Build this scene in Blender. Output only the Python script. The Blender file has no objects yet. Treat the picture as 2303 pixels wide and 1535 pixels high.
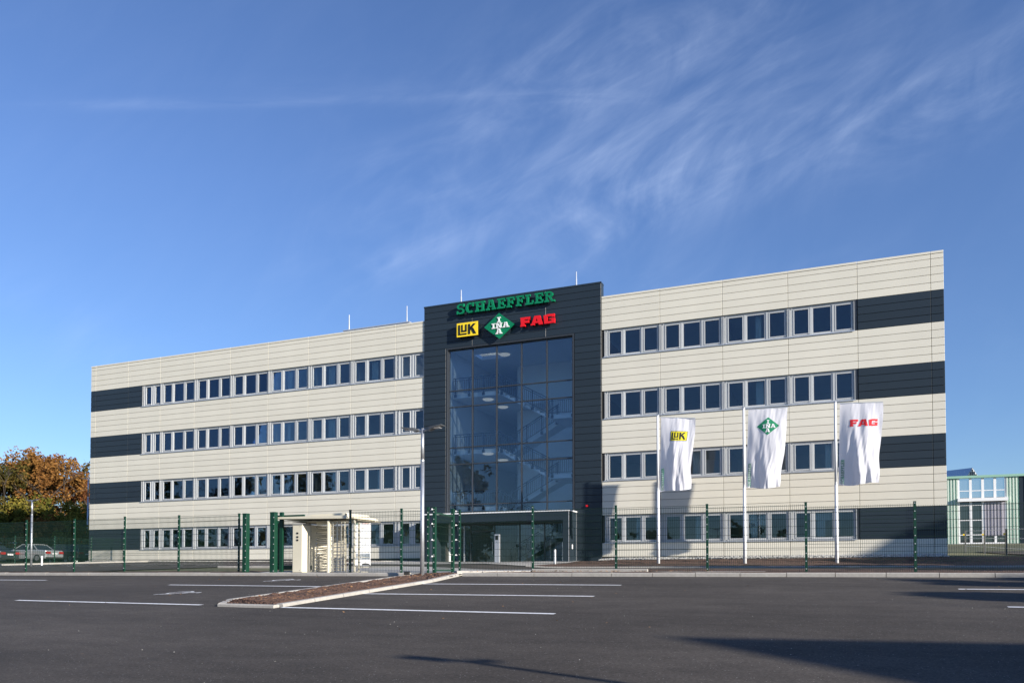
import bpy, bmesh, math, random
from mathutils import Vector, Matrix, noise
random.seed(7)
sc = bpy.context.scene
R = math.radians
# ------------------------------------------------------------------ camera
TH = R(22.6316); PITCH = R(1.6); FPX = 1800.0; HOR = 1286.0
cam_d = bpy.data.cameras.new('camera'); cam = bpy.data.objects.new('camera', cam_d)
sc.collection.objects.link(cam); sc.camera = cam
cam_d.sensor_width = 36.0; cam_d.lens = FPX/2303*36
cam_d.shift_y = (HOR-FPX*math.tan(PITCH)-767.5)/2303
cam_d.clip_start = 0.1; cam_d.clip_end = 3000
cam.location = (0, 0, 0); cam.rotation_euler = (R(90)+PITCH, 0, TH)
# ------------------------------------------------------------------ sky and sun
SUN_EL = R(17.3); SUN_AZ = R(70.5)           # the light travels towards (-sin az, cos az)
SKY_STR, SUN_STR, EXPO = 0.090, 4.95, 0.88
w = bpy.data.worlds.new("World"); sc.world = w; w.use_nodes = True
nt = w.node_tree; nt.nodes.clear()
def N(t, **k):
    n = nt.nodes.new(t)
    for a, b in k.items(): setattr(n, a, b)
    return n
out = N('ShaderNodeOutputWorld'); bg = N('ShaderNodeBackground'); bg.inputs[1].default_value = SKY_STR
sky = N('ShaderNodeTexSky', sky_type='NISHITA', sun_disc=False)
sky.sun_elevation = SUN_EL
sky.sun_rotation = math.atan2(math.sin(SUN_AZ), -math.cos(SUN_AZ))
sky.altitude = 100; sky.air_density = 1.0; sky.dust_density = 0.0; sky.ozone_density = 4.0
tc = N('ShaderNodeTexCoord'); sep = N('ShaderNodeSeparateXYZ')
nt.links.new(tc.outputs['Generated'], sep.inputs[0])
def M(op, a, b=None, c=None, tree=None):
    t = tree or nt
    n = t.nodes.new('ShaderNodeMath'); n.operation = op
    for i, v in enumerate((a, b, c)):
        if v is None: continue
        if isinstance(v, (int, float)): n.inputs[i].default_value = v
        else: t.links.new(v, n.inputs[i])
    return n.outputs[0]
# cirrus: wisps laid out over the sky by direction (u to the right of, v above, the bearing north-west by north)
def dot(v):
    n = N('ShaderNodeVectorMath', operation='DOT_PRODUCT'); n.inputs[1].default_value = v
    nt.links.new(tc.outputs['Generated'], n.inputs[0]); return n.outputs['Value']
fw = M('MAXIMUM', M('ABSOLUTE', dot((-math.sin(TH), math.cos(TH), 0))), .15)
cu_ = M('DIVIDE', dot((math.cos(TH), math.sin(TH), 0)), fw); cv_ = M('DIVIDE', sep.outputs[2], fw)
cmb = N('ShaderNodeCombineXYZ'); nt.links.new(cu_, cmb.inputs[0]); nt.links.new(cv_, cmb.inputs[1])
def cloud(rot, sx, sy, scale, lo, hi, seed, dist=1.2, det=9, rough=.6):
    mp0 = N('ShaderNodeMapping'); mp0.inputs['Rotation'].default_value = (0, 0, -rot); nt.links.new(cmb.outputs[0], mp0.inputs[0])
    mp = N('ShaderNodeMapping'); mp.inputs['Scale'].default_value = (sx, sy, 1); mp.inputs['Location'].default_value = (seed, seed*1.7, seed*.3)
    nt.links.new(mp0.outputs[0], mp.inputs[0])
    no = N('ShaderNodeTexNoise'); no.inputs['Scale'].default_value = scale; no.inputs['Detail'].default_value = det
    no.inputs['Roughness'].default_value = rough; no.inputs['Distortion'].default_value = dist
    nt.links.new(mp.outputs[0], no.inputs['Vector'])
    mr = N('ShaderNodeMapRange', interpolation_type='SMOOTHSTEP')
    mr.inputs[1].default_value = lo; mr.inputs[2].default_value = hi
    nt.links.new(no.outputs[0], mr.inputs[0]); return mr.outputs[0]
def blob(x, y, rx, ry, rot, amp):
    """soft patch of cirrus around a bearing given as photo position"""
    u0, v0 = (x-1151.5)/FPX, (HOR-y)/FPX; c_, s_ = math.cos(rot), math.sin(rot)
    du = M('SUBTRACT', cu_, u0); dv = M('SUBTRACT', cv_, v0)
    a = M('DIVIDE', M('ADD', M('MULTIPLY', du, c_), M('MULTIPLY', dv, s_)), rx/FPX)
    b = M('DIVIDE', M('SUBTRACT', M('MULTIPLY', dv, c_), M('MULTIPLY', du, s_)), ry/FPX)
    r2 = M('ADD', M('MULTIPLY', a, a), M('MULTIPLY', b, b))
    return M('MULTIPLY', M('POWER', 2.718, M('MULTIPLY', r2, -1)), amp)
field = None
for args in ((1480, 100, 420, 150, .35, .8), (1350, 400, 330, 120, .25, 1.0), (1330, 520, 200, 70, .5, .8), (1000, 360, 330, 110, .55, .6), (2150, 160, 450, 130, .3, .55), (930, 560, 260, 60, .6, .45), (1750, 330, 360, 90, .3, .5), (200, 780, 200, 70, -.6, .35), (1600, 640, 300, 60, .1, .3), (60, 1040, 250, 30, 0, .35)):
    f_ = blob(*args); field = f_ if field is None else M('ADD', field, f_)
field = M('ADD', field, .07)
wisp = cloud(R(31), 1.0, 2.9, 2.8, .34, .84, 3.1, 2.0, 8, .55)
wisp2 = cloud(R(55), 1.1, 2.2, 4.0, .36, .84, 7.3, 2.2, 8, .55)
fib = cloud(R(30), 2.0, 16, 6.0, .30, .75, 1.9, .5, 4)
cl = M('MULTIPLY', M('ADD', M('MULTIPLY', wisp, .8), M('MULTIPLY', wisp2, .5)), field)
cl = M('MULTIPLY', cl, M('MULTIPLY_ADD', fib, .3, .8))
st1 = M('MULTIPLY', blob(620, 212, 470, 13, .02, 1.0), cloud(R(3), 1.2, 8, 3, .3, .7, 4.4, .8))
st2 = M('MULTIPLY', blob(1250, 200, 500, 22, -.04, .6), cloud(R(3), 1.2, 8, 3, .35, .7, 8.4, .8))
cl = M('ADD', cl, M('MULTIPLY', M('ADD', st1, st2), .55))
cl = M('MINIMUM', M('MULTIPLY', cl, .235), .45)
mix = N('ShaderNodeMix', data_type='RGBA'); nt.links.new(cl, mix.inputs['Factor'])
tint = N('ShaderNodeMix', data_type='RGBA', blend_type='MULTIPLY'); tint.inputs['Factor'].default_value = 1
nt.links.new(sky.outputs[0], tint.inputs['A']); hz = N('ShaderNodeMapRange'); hz.inputs[1].default_value = 0; hz.inputs[2].default_value = .42; nt.links.new(sep.outputs[2], hz.inputs[0])
hc = N('ShaderNodeMix', data_type='RGBA'); nt.links.new(hz.outputs[0], hc.inputs['Factor']); hc.inputs['A'].default_value = (.73, .78, .90, 1); hc.inputs['B'].default_value = (.96, .95, 1.12, 1)
nt.links.new(hc.outputs['Result'], tint.inputs['B'])
nt.links.new(tint.outputs['Result'], mix.inputs['A']); mix.inputs['B'].default_value = (5.4, 6.3, 8.2, 1)
nt.links.new(mix.outputs['Result'], bg.inputs[0]); nt.links.new(bg.outputs[0], out.inputs[0])
sd = bpy.data.lights.new('sun', 'SUN'); sd.energy = SUN_STR; sd.angle = R(.6); sd.color = (1, .93, .82)
so = bpy.data.objects.new('sun', sd); sc.collection.objects.link(so)
trav = Vector((-math.sin(SUN_AZ)*math.cos(SUN_EL), math.cos(SUN_AZ)*math.cos(SUN_EL), -math.sin(SUN_EL)))
so.rotation_euler = trav.to_track_quat('-Z', 'Y').to_euler(); so.location = (30, -15, 30)
vs = sc.view_settings; vs.view_transform = 'Standard'; vs.look = 'None'; vs.exposure = EXPO; vs.gamma = 1; vs.use_curve_mapping = False
sc.cycles.max_bounces = 8; sc.cycles.transparent_max_bounces = 24; sc.cycles.glossy_bounces = 4; sc.cycles.diffuse_bounces = 3
sc.cycles.use_denoising = True

# ------------------------------------------------------------------ helpers
ct, st = math.cos(TH), math.sin(TH); cp, sp = math.cos(PITCH), math.sin(PITCH)
PY = HOR-FPX*math.tan(PITCH)
def ray(x, y):
    a = (x-1151.5)/FPX; b = -(y-PY)/FPX
    X, Y, Z = a, cp-b*sp, sp+b*cp
    return Vector((X*ct-Y*st, X*st+Y*ct, Z))
def at(x, y, Y):                     # the point of the plane at depth Y that shows at photo pixel x, y
    r = ray(x, y); return r*(Y/r.y)
def atg(x, y):                       # the point of the sloping car park at photo pixel x, y
    r = ray(x, y); return r*(-1.36/(r.z-.0665*r.y))
def lerp(t, pts):
    if t <= pts[0][0]: return pts[0][1]
    for (a, va), (b, vb) in zip(pts, pts[1:]):
        if t <= b: return va+(vb-va)*(t-a)/(b-a)
    return pts[-1][1]
HB = [(-54.3, .83), (-37, .74), (-26, .69), (-20, .6), (-14, .66), (-12, .78), (4.7, .86)]
def H(x, y):
    if y <= 18.9: return -1.36+.0665*y
    hb = lerp(x, HB)
    left = lerp(y, [(18.9, -.1031), (19.3, -.03), (44.7, hb), (70, hb), (130, 1.2), (400, 2.5)])
    right = lerp(y, [(18.9, -.1031), (19.3, -.04), (22, -.025), (36, .2), (41.4, .38), (44.3, hb-.03), (46, hb), (60, 1.3), (97, 3.0), (150, 5.0), (400, 9)])
    if y < 45: k = min(1, max(0, (x+16)/3))
    else: k = min(1, max(0, (x+14)/16))
    return left*(1-k)+right*k

def link(o, parent=None):
    sc.collection.objects.link(o)
    if parent is not None: o.parent = parent
    return o
def tag(o, label=None, cat=None, group=None, kind=None):
    if label: o['label'] = label
    if cat: o['category'] = cat
    if group: o['group'] = group
    if kind: o['kind'] = kind
    return o
def empty(name, loc=(0, 0, 0), rz=0, label=None, cat=None, group=None):
    o = bpy.data.objects.new(name, None); o.location = loc; o.rotation_euler = (0, 0, rz); o.empty_display_size = .3
    return tag(link(o), label, cat, group)
class MB:
    def __init__(s): s.v = []; s.f = []
    def quad(s, *p):
        i = len(s.v); s.v += [tuple(q) for q in p]; s.f.append(tuple(range(i, i+len(p)))); return s
    def box(s, x0, x1, y0, y1, z0, z1):
        i = len(s.v)
        s.v += [(x0,y0,z0),(x1,y0,z0),(x1,y1,z0),(x0,y1,z0),(x0,y0,z1),(x1,y0,z1),(x1,y1,z1),(x0,y1,z1)]
        for f in ((0,3,2,1),(4,5,6,7),(0,1,5,4),(1,2,6,5),(2,3,7,6),(3,0,4,7)): s.f.append(tuple(i+k for k in f))
        return s
    def obox(s, c, ax, ay, az):      # box from centre and three half-axis vectors
        i = len(s.v); c = Vector(c); ax = Vector(ax); ay = Vector(ay); az = Vector(az)
        for q in ((-1,-1,-1),(1,-1,-1),(1,1,-1),(-1,1,-1),(-1,-1,1),(1,-1,1),(1,1,1),(-1,1,1)):
            s.v.append(tuple(c+ax*q[0]+ay*q[1]+az*q[2]))
        for f in ((0,3,2,1),(4,5,6,7),(0,1,5,4),(1,2,6,5),(2,3,7,6),(3,0,4,7)): s.f.append(tuple(i+k for k in f))
        return s
    def bar(s, a, b, w, h=None):
        a = Vector(a); b = Vector(b); d = b-a; L = d.length; d.normalize(); h = h or w
        up = Vector((0,0,1)) if abs(d.z) < .95 else Vector((0,1,0))
        sd_ = d.cross(up).normalized(); up = sd_.cross(d).normalized()
        return s.obox((a+b)/2, d*(L/2), sd_*(w/2), up*(h/2))
    def cyl(s, a, b, r0, r1=None, n=10, cap=True):
        r1 = r0 if r1 is None else r1; a = Vector(a); b = Vector(b); d = (b-a).normalized()
        up = Vector((0,0,1)) if abs(d.z) < .95 else Vector((1,0,0))
        u = d.cross(up).normalized(); v_ = d.cross(u).normalized(); i = len(s.v)
        for c, r in ((a, r0), (b, r1)):
            for k in range(n):
                t = 2*math.pi*k/n; s.v.append(tuple(c+u*math.cos(t)*r+v_*math.sin(t)*r))
        for k in range(n): s.f.append((i+k, i+(k+1)%n, i+n+(k+1)%n, i+n+k))
        if cap: s.f.append(tuple(i+k for k in range(n))[::-1]); s.f.append(tuple(i+n+k for k in range(n)))
        return s
    def tube(s, pts, r, n=6):
        for a, b in zip(pts, pts[1:]): s.cyl(a, b, r, n=n)
        return s
    def prism(s, poly, y0, y1, plane='xz'):   # polygon in x,z pushed from y0 to y1
        i = len(s.v); n = len(poly)
        mk = (lambda p, q: (p[0], q, p[1])) if plane == 'xz' else ((lambda p, q: (q, p[0], p[1])) if plane == 'yz' else (lambda p, q: (p[0], p[1], q)))
        s.v += [mk(p, y0) for p in poly]+[mk(p, y1) for p in poly]
        s.f.append(tuple(range(i, i+n))); s.f.append(tuple(range(i+2*n-1, i+n-1, -1)))
        for k in range(n): s.f.append((i+k, i+n+k, i+n+(k+1)%n, i+(k+1)%n))
        return s
    def mesh(s, name, mat, smooth=False):
        m = bpy.data.meshes.new(name); m.from_pydata(s.v, [], s.f); m.update()
        bm = bmesh.new(); bm.from_mesh(m); bmesh.ops.recalc_face_normals(bm, faces=bm.faces); bm.to_mesh(m); bm.free()
        if mat: m.materials.append(mat)
        if smooth:
            for p in m.polygons: p.use_smooth = True
        return m
    def build(s, name, mat, parent=None, smooth=False, loc=(0,0,0), bevel=0):
        o = bpy.data.objects.new(name, s.mesh(name, mat, smooth)); o.location = loc
        link(o, parent)
        if bevel:
            b = o.modifiers.new('b', 'BEVEL'); b.width = bevel; b.segments = 2; b.limit_method = 'ANGLE'
        return o
def inst(name, mesh, parent=None, loc=(0,0,0), rz=0):
    o = bpy.data.objects.new(name, mesh); o.location = loc; o.rotation_euler = (0,0,rz); return link(o, parent)
def copy_tree(o, parent=None):
    c = o.copy(); link(c); c.parent = parent
    for ch in list(o.children): copy_tree(ch, c)
    return c

# ------------------------------------------------------------------ materials
def mat(name, col, rough=.6, metal=0, noise=None, bump=None, spec=.5, coat=0, fine=None, streak=None):
    m = bpy.data.materials.new(name); m.use_nodes = True; t = m.node_tree; b = t.nodes['Principled BSDF']
    b.inputs['Base Color'].default_value = (*col, 1); b.inputs['Roughness'].default_value = rough
    b.inputs['Metallic'].default_value = metal; b.inputs['Specular IOR Level'].default_value = spec
    b.inputs['Coat Weight'].default_value = coat
    tcn = t.nodes.new('ShaderNodeTexCoord'); src = None
    def mul(sock, lo, hi, prev):
        mr = t.nodes.new('ShaderNodeMapRange'); mr.inputs[3].default_value = lo; mr.inputs[4].default_value = hi
        mr.inputs[1].default_value = .3; mr.inputs[2].default_value = .7
        t.links.new(sock, mr.inputs[0])
        mx = t.nodes.new('ShaderNodeMix'); mx.data_type = 'RGBA'; mx.blend_type = 'MULTIPLY'; mx.inputs['Factor'].default_value = 1
        if prev is None: mx.inputs['A'].default_value = (*col, 1)
        else: t.links.new(prev, mx.inputs['A'])
        t.links.new(mr.outputs[0], mx.inputs['B']); return mx.outputs['Result']
    for spec_ in (noise or []):
        scale, amt = spec_[:2]
        no = t.nodes.new('ShaderNodeTexNoise'); no.inputs['Scale'].default_value = scale; no.inputs['Detail'].default_value = 5
        if len(spec_) > 2:
            mp = t.nodes.new('ShaderNodeMapping'); mp.inputs['Scale'].default_value = spec_[2]
            t.links.new(tcn.outputs['Object'], mp.inputs[0]); t.links.new(mp.outputs[0], no.inputs['Vector'])
        else: t.links.new(tcn.outputs['Object'], no.inputs['Vector'])
        src = mul(no.outputs[0], 1-amt, 1+amt, src)
    if src is not None: t.links.new(src, b.inputs['Base Color'])
    if bump:
        no = t.nodes.new('ShaderNodeTexNoise'); no.inputs['Scale'].default_value = bump[0]; no.inputs['Detail'].default_value = 4
        t.links.new(tcn.outputs['Object'], no.inputs['Vector'])
        bp = t.nodes.new('ShaderNodeBump'); bp.inputs['Strength'].default_value = bump[1]; bp.inputs['Distance'].default_value = bump[2]
        t.links.new(no.outputs[0], bp.inputs['Height']); t.links.new(bp.outputs[0], b.inputs['Normal'])
    return m
def panel_mat(name, col, rough, var=.03, **k):   # sheet metal: each panel a shade of its own
    m = mat(name, col, rough, noise=[(.9, .02)], **k); t = m.node_tree; b = t.nodes['Principled BSDF']
    oi = t.nodes.new('ShaderNodeObjectInfo'); mr = t.nodes.new('ShaderNodeMapRange')
    mr.inputs[3].default_value = 1-var; mr.inputs[4].default_value = 1+var; t.links.new(oi.outputs['Random'], mr.inputs[0])
    prev = b.inputs['Base Color'].links[0].from_socket
    mx = t.nodes.new('ShaderNodeMix'); mx.data_type = 'RGBA'; mx.blend_type = 'MULTIPLY'; mx.inputs['Factor'].default_value = 1
    t.links.new(prev, mx.inputs['A']); t.links.new(mr.outputs[0], mx.inputs['B']); t.links.new(mx.outputs['Result'], b.inputs['Base Color'])
    return m
CREAM = panel_mat('cream_panel', (.66, .627, .533), .5, .028, bump=(.5, .12, .02))
DARK = panel_mat('anthracite_panel', (.020, .030, .041), .38, .08, spec=.35, bump=(.6, .1, .02))
CORE = mat('wall_core', (.05, .048, .045), .9)
FRAME = mat('window_frame', (.45, .465, .475), .42, noise=[(3, .03)])
DFRAME = mat('dark_frame', (.035, .04, .048), .4)
PLASTER = mat('white_plaster', (.86, .88, .86), .8, noise=[(.7, .04)])
FLOORM = mat('interior_floor', (.16, .15, .14), .6)
CURT = mat('curtain', (.60, .70, .74), .8, noise=[(6, .1, (6, 1, .3))])
RAIL = mat('stair_rail', (.05, .06, .075), .45)
GALV = mat('galvanised_steel', (.50, .52, .55), .42, metal=.75, noise=[(9, .12), (45, .12)])
ALU = mat('aluminium', (.62, .63, .65), .35, metal=.6, noise=[(5, .05)])
GREEN = mat('green_fence_paint', (.004, .040, .022), .4, noise=[(4, .12)])
WIRE = mat('wire_green', (.003, .022, .013), .5)
TCREAM = mat('turnstile_cream', (.66, .61, .48), .42, noise=[(3, .03)])
STEEL = mat('stainless', (.6, .6, .58), .25, metal=1)
SGREEN = mat('sign_green', (.0, .18, .075), .4)
SYEL = mat('sign_yellow', (.95, .68, .02), .4)
SRED = mat('sign_red', (.72, .006, .01), .38)
SBLACK = mat('sign_black', (.008, .008, .008), .4)
SWHITE = mat('sign_white', (.82, .82, .82), .45)
FGREEN = mat('flag_green', (.01, .24, .11), .7); FYEL = mat('flag_yellow', (.75, .66, .03), .7); FRED = mat('flag_red', (.72, .02, .03), .7); FBLACK = mat('flag_black', (.02, .02, .02), .7); FWHITE = mat('flag_print_white', (.85, .85, .88), .8)
KERB = mat('kerb_concrete', (.36, .34, .31), .85, noise=[(2.0, .1), (22, .1)], bump=(40, .2, .01))
PAINT = mat('road_paint', (.80, .80, .80), .65, noise=[(1.6, .06), (18, .22)])
SOIL = mat('soil', (.085, .045, .030), .95, noise=[(3, .3), (26, .4)], bump=(14, .9, .08))
SLAB = mat('concrete_paving', (.36, .345, .32), .85, noise=[(.8, .08), (14, .08)])
GRAVEL = mat('gravel', (.46, .45, .42), .9, noise=[(10, .3)])
RUBBER = mat('rubber', (.012, .012, .012), .7)
# asphalt
ASPH = bpy.data.materials.new('asphalt'); ASPH.use_nodes = True
t = ASPH.node_tree; b = t.nodes['Principled BSDF']; b.inputs['Roughness'].default_value = .9; b.inputs['Specular IOR Level'].default_value = .25
tcn = t.nodes.new('ShaderNodeTexCoord')
def tn(scale, det, sc3=None, rough=.55):
    no = t.nodes.new('ShaderNodeTexNoise'); no.inputs['Scale'].default_value = scale; no.inputs['Detail'].default_value = det; no.inputs['Roughness'].default_value = rough
    if sc3:
        mp = t.nodes.new('ShaderNodeMapping'); mp.inputs['Scale'].default_value = sc3
        t.links.new(tcn.outputs['Object'], mp.inputs[0]); t.links.new(mp.outputs[0], no.inputs['Vector'])
    else: t.links.new(tcn.outputs['Object'], no.inputs['Vector'])
    return no.outputs[0]
def rng(s_, a, b_, c, d):
    mr = t.nodes.new('ShaderNodeMapRange'); t.links.new(s_, mr.inputs[0])
    for i, v in enumerate((a, b_, c, d)): mr.inputs[i+1].default_value = v
    return mr.outputs[0]
big_ = rng(tn(.22, 4), .3, .7, .80, 1.22); med = rng(tn(1.3, 6, (1, 2.2, 1), .7), .3, .7, .78, 1.22)
lane = rng(tn(.5, 3, (.12, 1.0, 1)), .35, .65, .84, 1.14); fine = rng(tn(34, 4, None, .85), .3, .7, .42, 1.58)
prod = M('MULTIPLY', M('MULTIPLY', big_, med, tree=t), M('MULTIPLY', lane, fine, tree=t), tree=t)
vo = t.nodes.new('ShaderNodeTexVoronoi'); vo.inputs['Scale'].default_value = 36; t.links.new(tcn.outputs['Object'], vo.inputs['Vector'])
seed = t.nodes.new('ShaderNodeSeparateColor'); t.links.new(vo.outputs['Color'], seed.inputs[0])
spk = M('MULTIPLY', M('LESS_THAN', vo.outputs['Distance'], .22, tree=t), M('GREATER_THAN', seed.outputs[0], .80, tree=t), tree=t)
mx = t.nodes.new('ShaderNodeMix'); mx.data_type = 'RGBA'; mx.blend_type = 'MULTIPLY'; mx.inputs['Factor'].default_value = 1
mx.inputs['A'].default_value = (.066, .057, .049, 1); t.links.new(prod, mx.inputs['B'])
mx2 = t.nodes.new('ShaderNodeMix'); mx2.data_type = 'RGBA'; t.links.new(M('MULTIPLY', spk, seed.outputs[1], tree=t), mx2.inputs['Factor'])
t.links.new(mx.outputs['Result'], mx2.inputs['A']); mx2.inputs['B'].default_value = (.30, .29, .28, 1)
t.links.new(mx2.outputs['Result'], b.inputs['Base Color'])
bp = t.nodes.new('ShaderNodeBump'); bp.inputs['Strength'].default_value = .5; bp.inputs['Distance'].default_value = .006
t.links.new(tn(110, 2, None, .7), bp.inputs['Height']); t.links.new(bp.outputs[0], b.inputs['Normal'])
# glass
def glass(name, tintc, base, extra, gl=(1, 1, 1)):
    m = bpy.data.materials.new(name); m.use_nodes = True; t = m.node_tree; t.nodes.clear()
    o = t.nodes.new('ShaderNodeOutputMaterial'); a = t.nodes.new('ShaderNodeBsdfTransparent'); g = t.nodes.new('ShaderNodeBsdfGlossy')
    a.inputs[0].default_value = (*tintc, 1); g.inputs['Roughness'].default_value = 0.0; g.inputs[0].default_value = (*gl, 1)
    f = t.nodes.new('ShaderNodeFresnel'); f.inputs[0].default_value = 1.52
    mixf = M('MULTIPLY_ADD', f.outputs[0], extra, base, tree=t); s_ = t.nodes.new('ShaderNodeMixShader')
    t.links.new(mixf, s_.inputs[0]); t.links.new(a.outputs[0], s_.inputs[1]); t.links.new(g.outputs[0], s_.inputs[2]); t.links.new(s_.outputs[0], o.inputs[0])
    tcx = t.nodes.new('ShaderNodeTexCoord'); no = t.nodes.new('ShaderNodeTexNoise'); no.inputs['Scale'].default_value = .9
    t.links.new(tcx.outputs['Object'], no.inputs['Vector'])
    bp = t.nodes.new('ShaderNodeBump'); bp.inputs['Strength'].default_value = .05; bp.inputs['Distance'].default_value = .02
    t.links.new(no.outputs[0], bp.inputs['Height']); t.links.new(bp.outputs[0], g.inputs['Normal'])
    return m
GLASS = glass('window_glass', (.80, .86, .87), .020, .95, (.72, .84, 1))
TGLASS = glass('tower_glass', (.845, .925, .98), .030, .9, (.72, .84, 1))

def sheet(name, m, x0, x1, y0, y1, dz, step=1.0, parent=None, bump=0, kind='structure', thick=0):
    mb = MB(); nx = max(1, int(round((x1-x0)/step))); ny = max(1, int(round((y1-y0)/step)))
    for j in range(ny+1):
        for i in range(nx+1):
            x = x0+(x1-x0)*i/nx; y = y0+(y1-y0)*j/ny
            b_ = bump*random.random() if 0 < i < nx and 0 < j < ny else 0
            mb.v.append((x, y, H(x, y)+dz+b_))
    for j in range(ny):
        for i in range(nx):
            a = j*(nx+1)+i; mb.f.append((a, a+1, a+nx+2, a+nx+1))
    o = mb.build(name, m, parent)
    if kind: o['kind'] = kind
    return o
# ------------------------------------------------------------------ ground
GRASS = mat('grass_ground', (.085, .085, .035), .95, noise=[(.4, .3), (3, .25)])
xs = [-900, -500, -300, -200, -150, -120, -100, -90, -80, -70]+list(range(-64, 34, 1))+[36, 40, 50, 60, 80, 110, 150, 250, 500, 900]
ys = [-600, -300, -100, -40, 0, 10, 18.9, 19.3]+list(range(20, 36))+[36, 37, 38, 39, 40, 41, 41.4, 42, 43, 44, 44.3, 44.7, 45, 46, 50, 55, 60, 65, 70, 80, 90, 97, 110, 130, 150, 250, 400, 800, 1500]
mb = MB()
for y in ys:
    for x in xs: mb.v.append((x, y, H(x, y)-.03))
nx = len(xs)
for j in range(len(ys)-1):
    for i in range(nx-1): a = j*nx+i; mb.f.append((a, a+1, a+nx+1, a+nx))
tag(mb.build('ground', GRASS), 'rough grass ground sloping up beyond the car park', kind='structure')
tag(sheet('car_park', ASPH, -70, 40, -30, 18.9, 0, 100), 'dark grey asphalt car park in the foreground', kind='structure')
tag(sheet('rear_car_park', ASPH, -47.2, -26.5, 20.6, 43.2, .0, 1), 'asphalt car park behind the green fence', kind='structure')
tag(sheet('path', ASPH, -26.5, 30, 28.5, 35.5, .0, 1), 'asphalt path running behind the fence past the entrance', kind='structure')
tag(sheet('forecourt', SLAB, -26.4, -14.2, 35.5, 45.5, .03, 1), 'pale concrete forecourt in front of the entrance', kind='structure')
tag(sheet('pavement', SLAB, -16.6, -9.4, 19.08, 28.5, .03, 1), 'pale paved walk behind the turnstile', kind='structure')
tag(sheet('planting_bed', SOIL, -14.1, 11, 35.6, 43.4, .05, .5, bump=.05), 'bare brown soil bank at the foot of the right facade', kind='structure')
tag(sheet('planting_bed', SOIL, -30.5, -26.3, 41.0, 43.4, .05, .5, bump=.04), 'bare brown soil left of the entrance', kind='structure')
tag(sheet('verge', SOIL, -9.3, 30, 19.08, 28.4, .02, .5, bump=.03), 'strip of brown soil behind the kerb and fence', kind='structure')
tag(sheet('verge', SOIL, -60, -16.7, 19.3, 20.5, .03, .5, bump=.03), 'dark soil strip under the left fence', kind='structure')
tag(sheet('side_road', ASPH, 8, 120, 46, 62, .02, 2), 'grey side road beyond the right end of the building', kind='structure')
# gravel strips at the foot of the facade
def pebbles(name, mats, x0, x1, y0, y1, n, r0, r1, dz, label, excl=None, seed=1, flat=.6):
    rnd = random.Random(seed); mb = MB()
    for k in range(n):
        x = rnd.uniform(x0, x1); y = rnd.uniform(y0, y1)
        if excl and excl(x, y): continue
        r = rnd.uniform(r0, r1); z = H(x, y)+dz; a = rnd.uniform(0, 6.28); i = len(mb.v)
        for q in range(5):
            t_ = a+q*1.2566; mb.v.append((x+math.cos(t_)*r*rnd.uniform(.7, 1.1), y+math.sin(t_)*r*rnd.uniform(.7, 1.1), z+r*flat*rnd.uniform(.1, .5)))
        mb.v.append((x, y, z+r*flat)); mb.v.append((x, y, z-r*.5))
        for q in range(5):
            mb.f.append((i+q, i+(q+1)%5, i+5)); mb.f.append((i+(q+1)%5, i+q, i+6))
    return tag(mb.build(name, mats), label, kind='stuff')
sheet('gravel_bed', GRAVEL, -53.8, -24.8, 43.9, 44.72, .03, 1); sheet('gravel_bed', GRAVEL, -12.9, 4.6, 43.45, 44.72, .06, 1)
pebbles('gravel', GRAVEL, -53.8, -24.8, 43.9, 44.68, 2500, .03, .07, .03, 'pale gravel strip along the left facade', seed=2)
pebbles('gravel', GRAVEL, -12.9, 4.6, 43.45, 44.66, 2600, .03, .08, .06, 'pale gravel strip along the right facade', seed=3)
# kerbs
kroot = tag(empty('kerb', (0, 0, 0)), 'pale concrete kerb stones edging the car park and its island', kind='structure')
kmesh = {}
def stone(a, b, wd, z0a, z0b, top, name='kerb_stone', parent=None, chamf=.02):
    a = Vector((a[0], a[1], 0)); b = Vector((b[0], b[1], 0)); d = (b-a); L = d.length; d.normalize(); n = Vector((-d.y, d.x, 0)); g = .007
    mb = MB(); p0 = a+d*g; p1 = b-d*g
    prof = [(-wd/2, -.15), (wd/2, -.15), (wd/2, top-chamf), (wd/2-chamf, top), (-wd/2+chamf, top), (-wd/2, top-chamf)]
    for P_, z in ((p0, z0a), (p1, z0b)):
        for (o_, h_) in prof:
            q = P_+n*o_; mb.v.append((q.x, q.y, z+h_))
    k = len(prof); mb.f.append(tuple(range(k))); mb.f.append(tuple(range(2*k-1, k-1, -1)))
    for i in range(k): mb.f.append((i, k+i, k+(i+1)%k, (i+1)%k))
    return mb.build(name, KERB, parent or kroot)
def kerb_run(a, b, wd=.15, top=.09, L0=1.0, name='kerb_stone', hf=None, parent=None):
    a = Vector(a); b = Vector(b); L = (b-a).length; n = max(1, round(L/L0)); hf = hf or (lambda x, y: -1.36+.0665*y)
    for i in range(n):
        p = a+(b-a)*(i/n); q = a+(b-a)*((i+1)/n); e = random.uniform(-.004, .004)
        stone(p, q, wd, hf(*p), hf(*q), top+e, name, parent)
kerb_run((-45, 18.97), (-10.9, 18.97)); kerb_run((-9.3, 18.97), (22, 18.97))
kerb_run((-10.8, 12.0), (-10.75, 18.86), top=.06); kerb_run((-10.8, 12.0), (-10.42, 11.36), L0=.8, top=.05); kerb_run((-10.4, 11.3), (-9.1, 11.24), L0=1.3, top=.055)
kerb_run((-9.14, 11.36), (-9.16, 16.9), top=.06); kerb_run((-9.16, 16.9), (-9.45, 18.86), top=.07)
kerb_run((-9.6, 19.1), (-8.35, 21.3), top=.10, hf=lambda x, y: -.06)
frun = [(-8.3, 21.45), (-4.95, 21.45)]
kerb_run(frun[0], frun[1], top=.12, L0=1.7, hf=H, wd=.12); kerb_run((-4.85, 21.45), (-1.9, 21.45), top=.05, L0=1.5, hf=H, wd=.12)
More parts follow.
